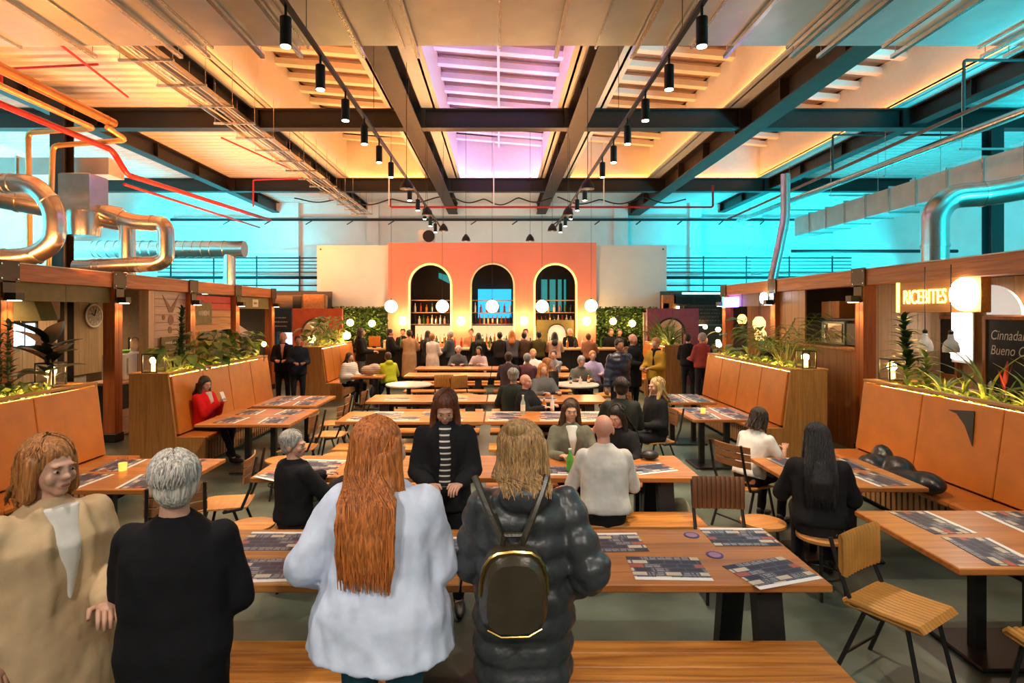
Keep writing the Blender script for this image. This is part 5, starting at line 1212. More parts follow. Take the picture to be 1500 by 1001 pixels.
def hairmat(name, c):
    if name in MATS: return MATS[name]
    m, nt, b = newmat(name); N, Lk = nt.nodes, nt.links
    tc = N.new('ShaderNodeTexCoord'); mp = N.new('ShaderNodeMapping'); mp.inputs['Scale'].default_value = (60, 60, 5); Lk.new(tc.outputs['Object'], mp.inputs[0])
    n = N.new('ShaderNodeTexNoise'); n.inputs['Scale'].default_value = 2; n.inputs['Detail'].default_value = 3; n.inputs['Distortion'].default_value = .6; Lk.new(mp.outputs[0], n.inputs['Vector'])
    r = N.new('ShaderNodeValToRGB'); r.color_ramp.elements[0].position = .35; r.color_ramp.elements[1].position = .68
    r.color_ramp.elements[0].color = (*[v*.45 for v in c], 1); r.color_ramp.elements[1].color = (*[min(1, v*1.35) for v in c], 1)
    Lk.new(n.outputs['Fac'], r.inputs[0]); Lk.new(r.outputs[0], b.inputs['Base Color']); b.inputs['Roughness'].default_value = .42
    bp = N.new('ShaderNodeBump'); bp.inputs['Strength'].default_value = .7; bp.inputs['Distance'].default_value = .012; Lk.new(n.outputs['Fac'], bp.inputs['Height']); Lk.new(bp.outputs[0], b.inputs['Normal'])
    return m
HAIR = {'black': (.012,.010,.010), 'brown': (.075,.035,.015), 'dark': (.03,.017,.010), 'red': (.56,.17,.035), 'ginger': (.50,.19,.05), 'blonde': (.62,.42,.18), 'grey': (.42,.40,.37), 'white': (.70,.64,.56), 'honey': (.46,.26,.10), 'auburn': (.16,.05,.02)}
def cloth(c, fab='plain'):
    name = 'cloth_%s_%02x%02x%02x' % (fab, *[int(min(1, v)*255) for v in c])
    if name in MATS: return MATS[name]
    if fab == 'stripe':
        m, nt, b = newmat(name); N, Lk = nt.nodes, nt.links; tc = N.new('ShaderNodeTexCoord'); sp = N.new('ShaderNodeSeparateXYZ'); Lk.new(tc.outputs['Object'], sp.inputs[0])
        mu = N.new('ShaderNodeMath'); mu.operation = 'MULTIPLY'; mu.inputs[1].default_value = 24; Lk.new(sp.outputs[2], mu.inputs[0]); fr = N.new('ShaderNodeMath'); fr.operation = 'FRACT'; Lk.new(mu.outputs[0], fr.inputs[0])
        g = N.new('ShaderNodeMath'); g.operation = 'GREATER_THAN'; g.inputs[1].default_value = .72; Lk.new(fr.outputs[0], g.inputs[0])
        mx = N.new('ShaderNodeMix'); mx.data_type = 'RGBA'; Lk.new(g.outputs[0], mx.inputs['Factor']); mx.inputs[6].default_value = (*c, 1); mx.inputs[7].default_value = (.75,.72,.66,1); Lk.new(mx.outputs[2], b.inputs['Base Color']); b.inputs['Roughness'].default_value = .8
        return m
    if fab == 'puffer': return mat(name, c, rough=.36, noise=.15, nscale=12, bump=.22, bscale=22)
    return mat(name, c, rough=.85, noise=.12, nscale=10, bump=.22, bscale=9, spec=.2)
def person(label, x, y, deg, pose='stand', h=1.68, top=(.03,.03,.035), fab='plain', bottom=(.02,.02,.025), hair='brown', style='short', skin='a', hands='down', hem=None, lean=0, yaw=0, pitch=0, q=None, puff=.022, shirt=None, sleeve='long', hairlen=1.28, wide=1.0, group=None, z0=0, flare=0, scarf=None, hood=False, legs_z=None, apron=None):
    d = math.hypot(x, y)
    if q is None: q = .012 if d < 3.2 else .015 if d < 6.5 else .02 if d < 10 else .026
    s = h/1.705
    sit = pose == 'sit'
    dz = (.545-.95*s)/1.0 if sit else 0
    piv = Vector((0, 0, .95)); Rl = Matrix.Rotation(R(lean), 3, 'X')
    def U(p): return ((Rl @ (Vector(p)-piv)) + piv)*s + Vector((0, 0, dz))      # upper-body transform
    Rh = Matrix.Rotation(R(yaw), 3, 'Z') @ Matrix.Rotation(R(pitch), 3, 'X'); hp = Vector((0, .005, 1.50))
    Rhc = Matrix.Rotation(R(-lean*.7), 3, 'X')
    def Hd(p): return U(Rhc @ (Rh @ (Vector(p)-hp)) + hp)
    Hm = Rl @ Rhc @ Rh
    body = MB(); extra = MB()
    rings = [(0, .84, .13, .10), (0, .90, .165, .115), (.01, .97, .172*wide, .12), (0, 1.08, .142*wide, .10*wide), (-.005, 1.20, .155*wide, .112*wide), (-.005, 1.31, .172*wide, .115*wide), (.0, 1.375, .160, .095), (.005, 1.425, .108, .075), (.005, 1.46, .062, .060)]
    loft(body, rings, U)
    capsule(body, U((0, .012, 1.43)), Hd((0, .008, 1.53)), .056*s, .052*s)
    head = MB(); capsule(head, U((0, .012, 1.45)), Hd((0, .008, 1.53)), .054*s, .051*s)
    E = lambda c, r_: head.ell(Hd(c), [v*s for v in r_], 16, 12, Hm)
    E((0, .014, 1.615), (.075, .095, .090)); E((0, -.020, 1.572), (.061, .072, .082)); E((0, -.056, 1.508), (.028, .030, .022)); E((0, -.028, 1.53), (.049, .052, .036))
    E((0, -.089, 1.586), (.0085, .013, .028)); E((0, -.101, 1.566), (.0125, .014, .0115)); E((0, -.092, 1.562), (.0185, .013, .009)); E((0, -.078, 1.610), (.048, .016, .011)); E((0, -.084, 1.531), (.026, .010, .014))
    for sx in (-1, 1): E((sx*.077, .012, 1.578), (.012, .022, .034)); E((sx*.036, -.062, 1.560), (.024, .020, .026))
    # arms
    arms = []
    for sx in (-1, 1):
        sh = U((sx*.166, .0, 1.372))
        hk = hands if isinstance(hands, str) else hands[0 if sx < 0 else 1]
        if isinstance(hk, tuple): wr = Vector(hk)
        else:
            wr = {'down': lambda: U((sx*.265, -.04, .865)), 'table': lambda: Vector((sx*.15, -.36, .79)), 'lap': lambda: Vector((sx*.12, -.25, .68)), 'front': lambda: U((sx*.11, -.30, 1.10)), 'phone': lambda: U((sx*.045, -.28, 1.29)), 'face': lambda: U((sx*.04, -.16, 1.44)), 'hip': lambda: U((sx*.24, -.06, 1.0)), 'bar': lambda: U((sx*.17, -.36, 1.12)), 'crossed': lambda: U((-sx*.10, -.20, 1.16))}[hk]()
        el, wr = ik(sh, wr, .285*s, .255*s, (sx*.55, .75, -.7)); arms.append((sx, sh, el, wr))
        capsule(body, sh, el, .052*s, .042*s); capsule(body, el, wr, .041*s, .027*s)
        # hand: palm, four bent fingers, thumb
        f = (wr-el).normalized(); up = Vector((0, 0, 1)); side = f.cross(up); side = side.normalized() if side.length > .1 else Vector((sx, 0, 0)); nrm = side.cross(f).normalized()
        if nrm.z > 0: nrm = -nrm
        side = Vector((-sx, 0, 0)) if abs(f.z) > .8 else side*(-sx if side.x > 0 else sx)
        side = (side-f*side.dot(f)).normalized()
        pc = wr+f*.045*s; Mh = Matrix((side, f, side.cross(f))).transposed(); body_hand = body if q <= .012 else extra
        extra.ell(pc, (.040*s, .052*s, .018*s), 10, 8, Mh)
        for k in range(4):
            o = (k-1.5)*.0195*s; b0 = wr+f*.085*s+side*o; ln = (.062, .070, .066, .052)[3-k]*s
            m1 = b0+(f*.85+nrm*.35).normalized()*ln*.6; m2 = m1+(f*.35+nrm*.95).normalized()*ln*.55
            extra.tube([b0-f*.02*s, b0, m1, m2], [.0095*s, .0095*s, .0085*s, .0065*s], 6)
        t0 = wr+f*.03*s+side*.03*s; extra.tube([t0, t0+(side*.8+f*.6).normalized()*.035*s, t0+(side*.5+f*.9+nrm*.3).normalized()*.066*s], [.012*s, .010*s, .0075*s], 6)
    # legs
    legs = []
    for sx in (-1, 1):
        hip = Vector((sx*.088*s, 0, .92*s+dz))
        if sit: kn = Vector((sx*.115, -.46*s, .525)); an = Vector((sx*.115, -.40*s, .085)); 
        else: kn = Vector((sx*.098*s, -.012, .50*s)); an = Vector((sx*.10*s, .02, .085*s))
        if legs_z is not None and sit: kn = Vector((sx*.115, -.42*s, .535)); an = Vector((sx*.10, -.50*s+.1*sx, legs_z))
        legs.append((sx, hip, kn, an)); capsule(body, hip, kn, .082*s, .057*s); capsule(body, kn, an, .055*s, .036*s)
        capsule(body, an+Vector((0, .02, -.035)), an+Vector((sx*.01, -.13, -.05)), .034*s, .026*s)
    root = bpy.data.objects.new('person', bpy.data.meshes.new('person')); COL.objects.link(root); root.location = (x, y, z0); root.rotation_euler = (0, 0, R(deg)); tag(root, label, 'person', group)
    REM.append((body, q, 3, root, SKIN[skin], extra)); HEADS.append((head, .0065 if d < 5 else .009 if d < 10 else .015, root.name))
    def child(name, mb_, vox, it, m, ex=None):
        o = bpy.data.objects.new(name, bpy.data.meshes.new(name)); COL.objects.link(o); o.parent = root; REM.append((mb_, vox, it, o, m, ex)); return o
    # upper garment
    t = MB(); hz = hem if hem is not None else (.90 if not sit else .93); p_ = puff
    if sit: hz = max(hz, .90)
    base = [(0, .60, .165, .125), (0, .75, .17, .125), (0, .84, .172, .125), (.01, .97, .176*wide, .125), (0, 1.08, .155*wide, .110*wide), (-.005, 1.20, .163*wide, .117*wide), (-.005, 1.31, .168*wide, .118*wide), (.0, 1.375, .160, .098), (.005, 1.425, .112, .080), (.005, 1.465, .066, .064)]
    def interp(z):
        for i in range(len(base)-1):
            a, b_ = base[i], base[i+1]
            if a[1] <= z <= b_[1]: k = (z-a[1])/(b_[1]-a[1]); return [a[j]+(b_[j]-a[j])*k for j in range(4)]
        return list(base[0] if z < base[0][1] else base[-1])
    n = 22 if fab == 'puffer' else 12
    if fab == 'puffer': n = int((1.44-hz)/.018)
    rg = []
    for i in range(n+1):
        z = hz+(1.465-hz)*i/n; b_ = interp(z); k = 1.0
        g = p_*(.35 if z > 1.44 else 1)
        if fab == 'puffer' and z < 1.41: g = p_*(.50+.80*abs(math.sin(PI*(z-hz)/.105)))
        fl = flare*max(0, (1.15-z))
        rg.append((b_[0], z, b_[2]+g+fl, b_[3]+g+fl*.8))
    loft(t, rg, U, 20)
    for sx, sh, el, wr in arms:
        e1 = el if sleeve == 'long' else sh.lerp(el, .62)
        if fab == 'puffer':
            for (a, b_, r1, r2) in ((sh, el, .052, .048), (el, wr, .048, .038)):
                nn = 14; pts = [a.lerp(b_, i/nn) for i in range(nn+1)]; t.tube(pts, [(r1+(r2-r1)*i/nn)*s+p_*(.4+.7*abs(math.sin(PI*(i/nn)*2.6))) for i in range(nn+1)], 12)
            t.ell(el, [(.048*s+p_*.8)]*3, 12, 8); t.ell(sh, [(.054*s+p_*.7)]*3, 12, 8)
        else:
            capsule(t, sh, e1, .050*s+p_*.75, .044*s+p_*.9, 12)
            if sleeve == 'long': capsule(t, el, wr-(wr-el)*.03, .043*s+p_*.9, .034*s+p_*.8, 12)
    if shirt:
        for sx in (-1, 1):
            pt = []
            for i in range(8):
                z = 1.455-(1.455-max(hz, .98))*i/7; b_ = interp(z); wx = (.066 if i else .075) + (.012 if 1 < i < 4 else 0); pt.append(U((sx*wx, b_[0]-(b_[3]+p_)*math.sqrt(max(.1, 1-(wx/(b_[2]+p_))**2))*1.0, z)))
            t.tube(pt, [.016*s, .024*s, .026*s, .024*s, .018*s, .015*s, .014*s, .013*s], 8)
    if hood: t.ell(U((0, .10, 1.44)), (.11*s, .07*s, .07*s), 14, 8)
    if not sleeve == 'short' and fab != 'sweater' : t.tube([U((.062*math.cos(k*PI/8), .012+.062*math.sin(k*PI/8), 1.462)) for k in range(16)], .018*s, 8, closed=True)
    gname = {'puffer': 'puffer_coat', 'plain': 'jacket', 'stripe': 'striped_top', 'shirt': 'shirt', 'sweater': 'sweater'}.get(fab, 'jacket')
    child(gname, t, max(.011, q*.9) if fab == 'puffer' else q, 2 if fab == 'puffer' else 3, cloth(top, 'plain' if fab in ('shirt', 'sweater') else fab))
    if shirt:          # shirt front showing between open jacket edges
        v = MB(); fabS = 'stripe' if shirt == 'stripe' else 'plain'; cs = (.02,.02,.022) if shirt == 'stripe' else shirt
        zt = 1.455; zb = max(hz, 1.0) if shirt == 'stripe' else max(hz, 1.10)
        vr = []
        for i in range(11):
            z = zb+(zt-zb)*i/10; b_ = interp(z); vr.append((b_[0]-b_[3]-p_+.016, z, (.05 if shirt == 'stripe' else .010+.062*(z-zb)/(zt-zb)), .026))
        loft(v, vr, U, 14)
        child('shirt_front', v, q*.9, 2, cloth(cs, fabS))
    # trousers and shoes
    tr = MB(); loft(tr, [(0, .83, .14, .11), (0, .90, .172, .125), (.01, .97, .178*wide, .128), (0, 1.03, .165*wide, .118)], (lambda p: Vector(p)*s+Vector((0,0,dz))), 16)
    for sx, hip, kn, an in legs: capsule(tr, hip, kn, .092*s, .068*s); capsule(tr, kn, an+Vector((0,0,.03)), .066*s, .05*s)
    child('trousers', tr, q*1.2, 2, cloth(bottom))
    for sx, hip, kn, an in legs:
        sh_ = MB(); sh_.ell(an+Vector((sx*.01, -.06, -.045)), (.045*s, .13*s, .042*s), 12, 8); sh_.ell(an+Vector((0, .02, -.01)), (.044*s, .05*s, .055*s), 12, 8); sh_.build('shoe', M_black, root, True)
    # hair
    if style != 'bald':
        hh = MB(); A = lambda c, r_: hh.ell(Hd(c), [v*s for v in r_], 14, 10, Hm)
        A((0, .022, 1.637), (.085, .100, .086)); A((0, .050, 1.585), (.078, .068, .080))
        for sx in (-1, 1): A((sx*.062, .02, 1.615), (.026, .07, .055))
        if style in ('long', 'bob', 'bobbun'):
            end = 1.50 if style[:3] == 'bob' else hairlen
            for sx in (-1, 1): 
                capsule(hh, Hd((sx*.074, -.005, 1.63)), Hd((sx*.086, .0, max(1.50, end))), .030*s, .032*s)
                if end < 1.45: capsule(hh, Hd((sx*.086, .0, 1.50)), U((sx*.105, -.045 if d > 3 else .05, end)), .034*s, .024*s)
            if end < 1.48:
                bk = [(.07, 1.60, .080, .055), (.085, 1.50, .085, .05), (.105+p_, 1.42, .100, .045), (.118+p_*1.3, (1.42+end)/2, .105, .045), (.115+p_*1.3, end+.03, .075, .035), (.11+p_*1.3, end, .04, .02)]
                loft(hh, bk, lambda p: U(p))
            else: A((0, .05, 1.53), (.085, .055, .06))
        if style in ('bun', 'bobbun'): A((0, .085, 1.70), (.048, .048, .045))
        if style == 'pony': capsule(hh, Hd((0, .11, 1.63)), Hd((0, .15, 1.44)), .03*s, .018*s)
        st = None
        if d < 9.5:
            st = MB(); rs_ = random.Random(int(abs(x)*1000)); ns = 420 if d < 3 else 260 if d < 5.5 else 130
            for k in range(ns):
                az = rs_.uniform(-.45, PI+.45) if style != 'short' else rs_.uniform(-.6, PI+.6); j = rs_.uniform(-.004, .008); pts = []
                e_th = {'short': rs_.uniform(1.2, 2.0), 'bun': rs_.uniform(1.0, 1.7), 'pony': 1.6}.get(style, rs_.uniform(1.35, 1.6))
                th0 = rs_.uniform(.05, .9)
                for i in range(7):
                    th = th0+(e_th-th0)*i/6 if e_th > th0 else th0; aa = az+.25*math.sin(th*2+k)
                    pts.append(Hd((.088*math.sin(th)*math.cos(aa)+j, .024+(.104+j)*math.sin(th)*math.sin(aa), 1.634+(.090+j)*math.cos(th))))
                if style in ('long', 'bob', 'bobbun'):
                    end = (1.49 if style[:3] == 'bob' else hairlen)+rs_.uniform(-.05, .04); cx_, sy_ = math.cos(az), math.sin(az); wv = rs_.uniform(0, 6)
                    for i in range(1, 6):
                        t_ = i/5; z_ = 1.62+(end-1.62)*t_; b_ = min(1, max(0, (1.56-z_)/.16))
                        yy = (.03+.095*sy_)*(1-b_)+b_*((.135+p_*1.4) if sy_ > .2 else (.02-.08*t_ if d > 3 else .06)); xx = cx_*(.092+.022*b_-.03*max(0, t_-.75)*2)+.006*math.sin(wv+t_*9)
                        pts.append((Hd if z_ > 1.5 else U)((xx, yy+rs_.uniform(-.006, .008), z_)))
                st.tube(pts, [.0042*s]*(len(pts)-1)+[.0015*s], 4, caps=False)
        child('hair', hh, max(.010, q*.8), 2 if style == 'short' else 3, hairmat('hair_'+hair, HAIR[hair]), st)
    elif hair in ('grey', 'brown', 'dark'):
        pass
    # face
    if d < 17:
        for sx in (-1, 1):
            MB().ell(Hd((sx*.030, -.0815, 1.589)), [.0125*s, .007*s, .0062*s], 10, 6, Hm).build('eye', M_sclera, root, True); MB().ell(Hd((sx*.030, -.0870, 1.589)), [.0055*s, .0035*s, .0055*s], 8, 6, Hm).build('iris', M_eye, root, True)
            if d < 10: MB().ell(Hd((sx*.031, -.0885, 1.609)), [.016*s, .005*s, .0032*s], 8, 6, Hm).build('eyebrow', hairmat('hair_'+hair, HAIR[hair]), root, True)
        MB().ell(Hd((0, -.0905, 1.533)), [.021*s, .0065*s, .0065*s], 10, 6, Hm).build('mouth', M_lip, root, True)
    if scarf:
        sc_ = MB(); sc_.tube([U((.075*math.cos(k*PI/8), .01+.075*math.sin(k*PI/8), 1.455+.01*math.sin(k))) for k in range(16)], .034*s, 8, closed=True); capsule(sc_, U((.03, -.10, 1.44)), U((.05, -.155, 1.12)), .035*s, .03*s); child('scarf', sc_, q, 2, cloth(scarf))
    return root
BLK = (.012, .012, .014); NAVY = (.015, .022, .05); GRY = (.10, .10, .10)
# ---- foreground, standing
person('person in a beige coat at the left photo edge looking right', -1.80, 2.32, 62, h=1.69, top=(.62,.43,.24), hair='ginger', style='bob', hem=.55, flare=.08, hands=((-.22,-.05,.95), (.06,-.30,1.09)), shirt=(.75,.70,.62), bottom=(.42,.27,.14), puff=.034, wide=1.08, yaw=10)
person('person in a black jacket with white hair, seen from behind at left', -1.24, 2.22, 188, h=1.66, top=(.010,.010,.012), hair='white', style='short', hem=.72, hands='front', puff=.024, wide=1.10, bottom=BLK, yaw=20)
person('person in an oversized white sweater with long red hair, seen from behind', -.49, 2.42, 172, h=1.75, top=(.66,.74,.92), fab='sweater', hair='red', style='long', hairlen=1.14, hem=.80, flare=.26, puff=.042, wide=1.08, hands=('front', (.30,-.16,1.03)), bottom=(.03,.10,.14), yaw=-35)
person('person in a dark quilted puffer coat with a backpack, seen from behind', .10, 2.44, 183, h=1.73, top=(.040,.044,.046), fab='puffer', hair='honey', style='bobbun', hem=.66, puff=.030, wide=1.02, hands=((-.20,-.10,1.0), 'front'), bottom=BLK, yaw=-30, hood=True)
# ---- around the second row
person('person with auburn hair in an open black jacket over a striped top, looking down', -.40, 4.28, 4, h=1.64, top=BLK, hair='auburn', style='long', hairlen=1.30, hem=.80, shirt='stripe', hands='front', pitch=28, puff=.024, bottom=BLK, lean=6)
person('grey haired person in a black coat seated at the left of the second row', -1.66, 4.68, 140, 'sit', h=1.56, top=BLK, hair='grey', style='short', hands='table', puff=.03, shirt=(.5,.5,.5), yaw=-52)
person('bald person in a pale shirt seated with back to camera at the second row', .88, 4.86, 178, 'sit', h=1.78, top=(.60,.58,.54), fab='shirt', style='bald', hair='brown', skin='b', hands='table', puff=.02, wide=1.08, lean=8, bottom=BLK)
person('person in an olive jacket and white top facing the camera at the second row', .74, 6.06, 2, 'sit', h=1.66, top=(.16,.165,.12), hair='brown', style='long', hairlen=1.2, shirt=(.75,.75,.74), hands='table', puff=.026, bottom=BLK)
person('black haired person in black beside the bald one at the second row', 1.30, 6.08, -40, 'sit', h=1.60, top=BLK, hair='black', style='long', hairlen=1.25, hands='table', lean=14, pitch=12, bottom=BLK)
# ---- right side
person('person in a white shirt on a wooden chair at right, hunched over the table', 2.55, 5.93, 120, 'sit', h=1.52, top=(.74,.73,.70), fab='shirt', hair='dark', style='bob', skin='c', hands='table', lean=16, puff=.018, sleeve='short', pitch=18, bottom=BLK)
person('long haired person in black seated with back to camera at right', 2.52, 4.58, 158, 'sit', h=1.70, top=BLK, hair='black', style='long', hairlen=1.12, hands='table', lean=8, puff=.03, pitch=10)
person('dark haired person in a dark coat seated with back to camera at the third row', 1.56, 7.46, 176, 'sit', h=1.82, top=(.022,.024,.020), hair='dark', style='short', hands='table', puff=.028, wide=1.05)
person('blonde person in black seated at right looking left', 2.14, 7.96, -72, 'sit', h=1.70, top=BLK, hair='blonde', style='long', hairlen=1.36, hands='lap', puff=.024)
person('person in a navy puffer jacket standing by the fourth row', 2.18, 10.55, 12, h=1.72, top=NAVY, fab='puffer', hair='dark', style='short', hem=.84, puff=.03, hands=((-.30,-.12,.82), 'face'), bottom=(.02,.02,.03), skin='c')
person('person in a black coat standing behind the navy puffer jacket', 2.85, 12.4, 40, h=1.74, top=BLK, style='bald', skin='b', hem=.6, hands='front', puff=.03)
person('person in a mustard jacket standing near the far right banquette', 3.20, 11.9, -50, h=1.68, top=(.46,.27,.03), hair='ginger', style='short', hem=.82, hands='front', scarf=BLK, puff=.03)
# ---- red coat
person('person in a red coat sitting on the left banquette with a phone', -4.42, 8.68, 78, 'sit', h=1.58, top=(.70,.012,.012), hair='dark', style='long', hairlen=1.28, hands='phone', puff=.026, bottom=BLK, shirt=(.6,.5,.4), pitch=14, legs_z=.09, q=.014, yaw=-12, wide=1.0)
# ---- third and fourth rows and beyond
person('bald person in a dark coat in profile at the third row', .40, 8.85, 60, 'sit', h=1.60, top=BLK, style='bald', skin='b', hands='table', puff=.03, wide=1.1)
person('grey haired person in a dark coat seated with back to camera, fourth row', .22, 9.28, 178, 'sit', h=1.70, top=(.03,.035,.03), hair='grey', style='short', hands='table', puff=.03)
person('person with red brown hair and grey top seated at the fourth row', .78, 10.48, 20, 'sit', h=1.66, top=(.11,.115,.12), hair='ginger', style='long', hairlen=1.25, hands='table')
person('strawberry blonde person with an orange scarf near the round table', .95, 11.45, 75, 'sit', h=1.70, top=(.03,.028,.02), hair='ginger', style='long', hairlen=1.3, hands='face', scarf=(.60,.22,.04), z0=0)
person('grey haired person in a grey jumper at the right round table', 1.72, 12.45, 6, 'sit', h=1.68, top=(.15,.14,.12), hair='grey', style='short', skin='b', hands='table', lean=12, pitch=15)
person('person in a lilac top behind the grey jumper', 2.18, 13.6, 0, 'sit', h=1.70, top=(.36,.30,.48), hair='ginger', style='short', hands='table')
person('person in a purple brown top at the fifth row, left of the plum jumper', .20, 13.0, 170, 'sit', h=1.72, top=(.09,.06,.07), hair='brown', style='short', hands='table')
person('person in a plum jumper at the fifth row', .62, 13.0, 160, 'sit', h=1.66, top=(.20,.08,.10), hair='grey', style='short', hands='table')
person('person in a white shirt facing the camera at the fifth row', .82, 14.25, 0, 'sit', h=1.70, top=(.68,.66,.62), fab='shirt', hair='blonde', style='short', hands='table')
person('person in a grey blue top facing the camera at the fifth row', 1.32, 14.25, -12, 'sit', h=1.66, top=(.26,.27,.30), hair='brown', style='short', hands='face')
person('person in a dark grey sweater facing the camera at the sixth row', -1.14, 16.0, 0, 'sit', h=1.66, top=(.08,.075,.08), style='short', hair='white', skin='b', hands='table', wide=1.05)
person('person in a pale pink jacket facing the camera at the sixth row', -.55, 16.05, -18, 'sit', h=1.62, top=(.62,.48,.46), hair='dark', style='long', hairlen=1.3, hands='table', lean=8)
# ---- left group
person('person in a black jacket and pink shirt standing at the left aisle', -5.0, 13.4, 12, h=1.74, top=BLK, style='bald', skin='b', shirt=(.62,.30,.26), hands='front', hem=.8)
person('person in a dark blue jacket standing beside the pink shirt', -4.55, 13.1, 24, h=1.68, top=(.012,.016,.028), hair='brown', style='short', hands='front', hem=.8, skin='c')
person('long haired person in black standing behind the far left banquette', -3.72, 15.6, 95, h=1.78, top=BLK, hair='brown', style='long', hairlen=1.25, hands='front', hem=.86, bottom=(.14,.14,.16))
person('person in a striped pale coat slouching on the far left banquette', -3.62, 13.85, 60, 'sit', h=1.58, top=(.52,.46,.40), fab='stripe', hair='dark', style='long', hairlen=1.2, hands='lap', lean=6, bottom=BLK, puff=.05)
person('person in a yellow green hoodie seated with back to camera', -2.62, 13.75, -150, 'sit', h=1.60, top=(.42,.46,.02), style='short', hair='brown', skin='c', hands='table', puff=.034, hood=True, lean=10)
# ---- along the bar
bar = [('dark jacket at the left end of the bar', -3.22, 17.1, 100, 1.72, BLK, 'dark', 'short', None, 'bar'),
 ('long beige coat with a bag strap, back to camera at the bar', -2.64, 16.95, 178, 1.70, (.44,.25,.12), 'brown', 'short', .32, 'bar'),
 ('dark coat between beige coat and white jacket at the bar', -2.12, 17.15, 170, 1.66, (.03,.03,.03), 'dark', 'long', .7, 'bar'),
 ('shiny pale jacket leaning at the bar', -1.92, 16.6, 150, 1.60, (.64,.52,.45), 'ginger', 'short', .55, 'front'),
 ('charcoal jumper turned to the left at the bar', -1.45, 16.95, -100, 1.66, (.07,.075,.085), 'white', 'short', None, 'bar'),
 ('black hooded coat near the middle of the bar', -.62, 17.05, 182, 1.60, (.016,.015,.015), 'black', 'long', .5, 'bar'),
 ('black top with dark hair in the middle of the bar', .0, 17.1, 180, 1.62, (.03,.022,.018), 'black', 'short', None, 'bar'),
 ('grey top with long ginger hair at the bar', .36, 17.1, 178, 1.66, (.13,.12,.13), 'red', 'long', None, 'bar'),
 ('brown jacket right of the ginger hair at the bar', .72, 17.15, 172, 1.62, (.09,.05,.03), 'dark', 'short', None, 'bar'),
 ('peach blouse with dark hair at the bar', 1.62, 17.1, 176, 1.62, (.66,.36,.24), 'black', 'long', None, 'bar'),
 ('olive jacket bending over the bar at right', 1.15, 17.15, 190, 1.64, (.10,.075,.02), 'black', 'short', None, 'bar'),
 ('rust top at the right end of the bar', 2.62, 17.1, 150, 1.58, (.30,.12,.06), 'auburn', 'short', None, 'bar')]
for lab, x, y, dg, hh, tc_, hr, stl, hm, hd in bar:
    person('person in a '+lab, x, y, dg, h=hh, top=tc_, hair=hr, style=stl, hem=hm, hands=hd, skin='b', puff=.028, flare=.05 if hm and hm < .6 else 0)
for k, (px, py, lab, tc_, hr) in enumerate(((835, 487, 'white cap and black top behind the bar', BLK, 'white'), (893, 483, 'black top behind the bar in front of the right hedge', BLK, 'auburn'), (905, 483, 'black top behind the bar, rightmost of the staff', BLK, 'dark'), (770, 490, 'white top behind the bar with a dark cap', (.6,.52,.45), 'dark'), (590, 485, 'black top behind the left end of the bar', BLK, 'dark'), (690, 488, 'rust shirt behind the middle of the bar', (.5,.2,.1), 'brown'))):
    person('person in a '+lab, (px-VX)*18.7/F, 18.72 if px < 880 else 18.42, 0, h=1.68, top=tc_, hair=hr, hands='front' if px < 880 else 'down', skin='b')
# ---- far right aisle
for k, (px, d_, hh, tc_, hr, lab, dg) in enumerate(((1008, 14.2, 1.68, BLK, 'dark', 'person in black standing at the far right aisle, left one', 160), (1028, 13.6, 1.72, (.35,.06,.05), 'grey', 'person in a dark red jacket standing at the far right aisle', 200), (1032, 14.7, 1.62, BLK, 'brown', 'person in black standing at the far right aisle, right one', 30))):
    person(lab, (px-VX)*d_/F, d_, dg, h=hh, top=tc_, hair=hr, hands='front')
person('kiosk worker in a dark top behind the right planter', 5.36, 11.5, -60, h=1.66, top=(.012,.014,.03), hair='white', style='short', hands='front')
# ---- run the voxel merge for all bodies and garments in one go
FOLD = bpy.data.textures.new('cloth_folds', 'CLOUDS'); FOLD.noise_scale = .55; FOLD.noise_depth = 2
FOLDO = bpy.data.objects.new('fold_space', None); COL.objects.link(FOLDO); FOLDO.scale = (.16, .16, .34); FOLDO.rotation_euler = (.35, .25, 0)
bpy.context.view_layer.update()
tmp = []
for mb_, vox, it, target, m, extra in REM:
    me = bpy.data.meshes.new('tmp'); me.from_pydata(mb_.v, [], mb_.f); me.validate()
    o = bpy.data.objects.new('tmp', me); COL.objects.link(o)
    mo = o.modifiers.new('r', 'REMESH'); mo.mode = 'VOXEL'; mo.voxel_size = vox
    if vox <= .021 and target.name.split('.')[0] in ('jacket', 'sweater', 'shirt', 'puffer_coat', 'trousers'):
        dm = o.modifiers.new('d', 'DISPLACE'); dm.texture = FOLD; dm.texture_coords = 'OBJECT'; dm.texture_coords_object = FOLDO; dm.strength = .034 if target.name.startswith('sweater') else .024; dm.mid_level = .5
    if it: ms = o.modifiers.new('s', 'SMOOTH'); ms.factor = .5; ms.iterations = it
    tmp.append(o)
htmp = []
for mb_, vox, nm_ in HEADS:
    me = bpy.data.meshes.new('tmp'); me.from_pydata(mb_.v, [], mb_.f); me.validate(); o = bpy.data.objects.new('tmp', me); COL.objects.link(o)
    mo = o.modifiers.new('r', 'REMESH'); mo.mode = 'VOXEL'; mo.voxel_size = vox; ms = o.modifiers.new('s', 'SMOOTH'); ms.factor = .5; ms.iterations = 2; htmp.append(o)
bpy.context.view_layer.update(); dg = bpy.context.evaluated_depsgraph_get()
HME = {nm_: bpy.data.meshes.new_from_object(o.evaluated_get(dg)) for o, (mb_, vox, nm_) in zip(htmp, HEADS)}
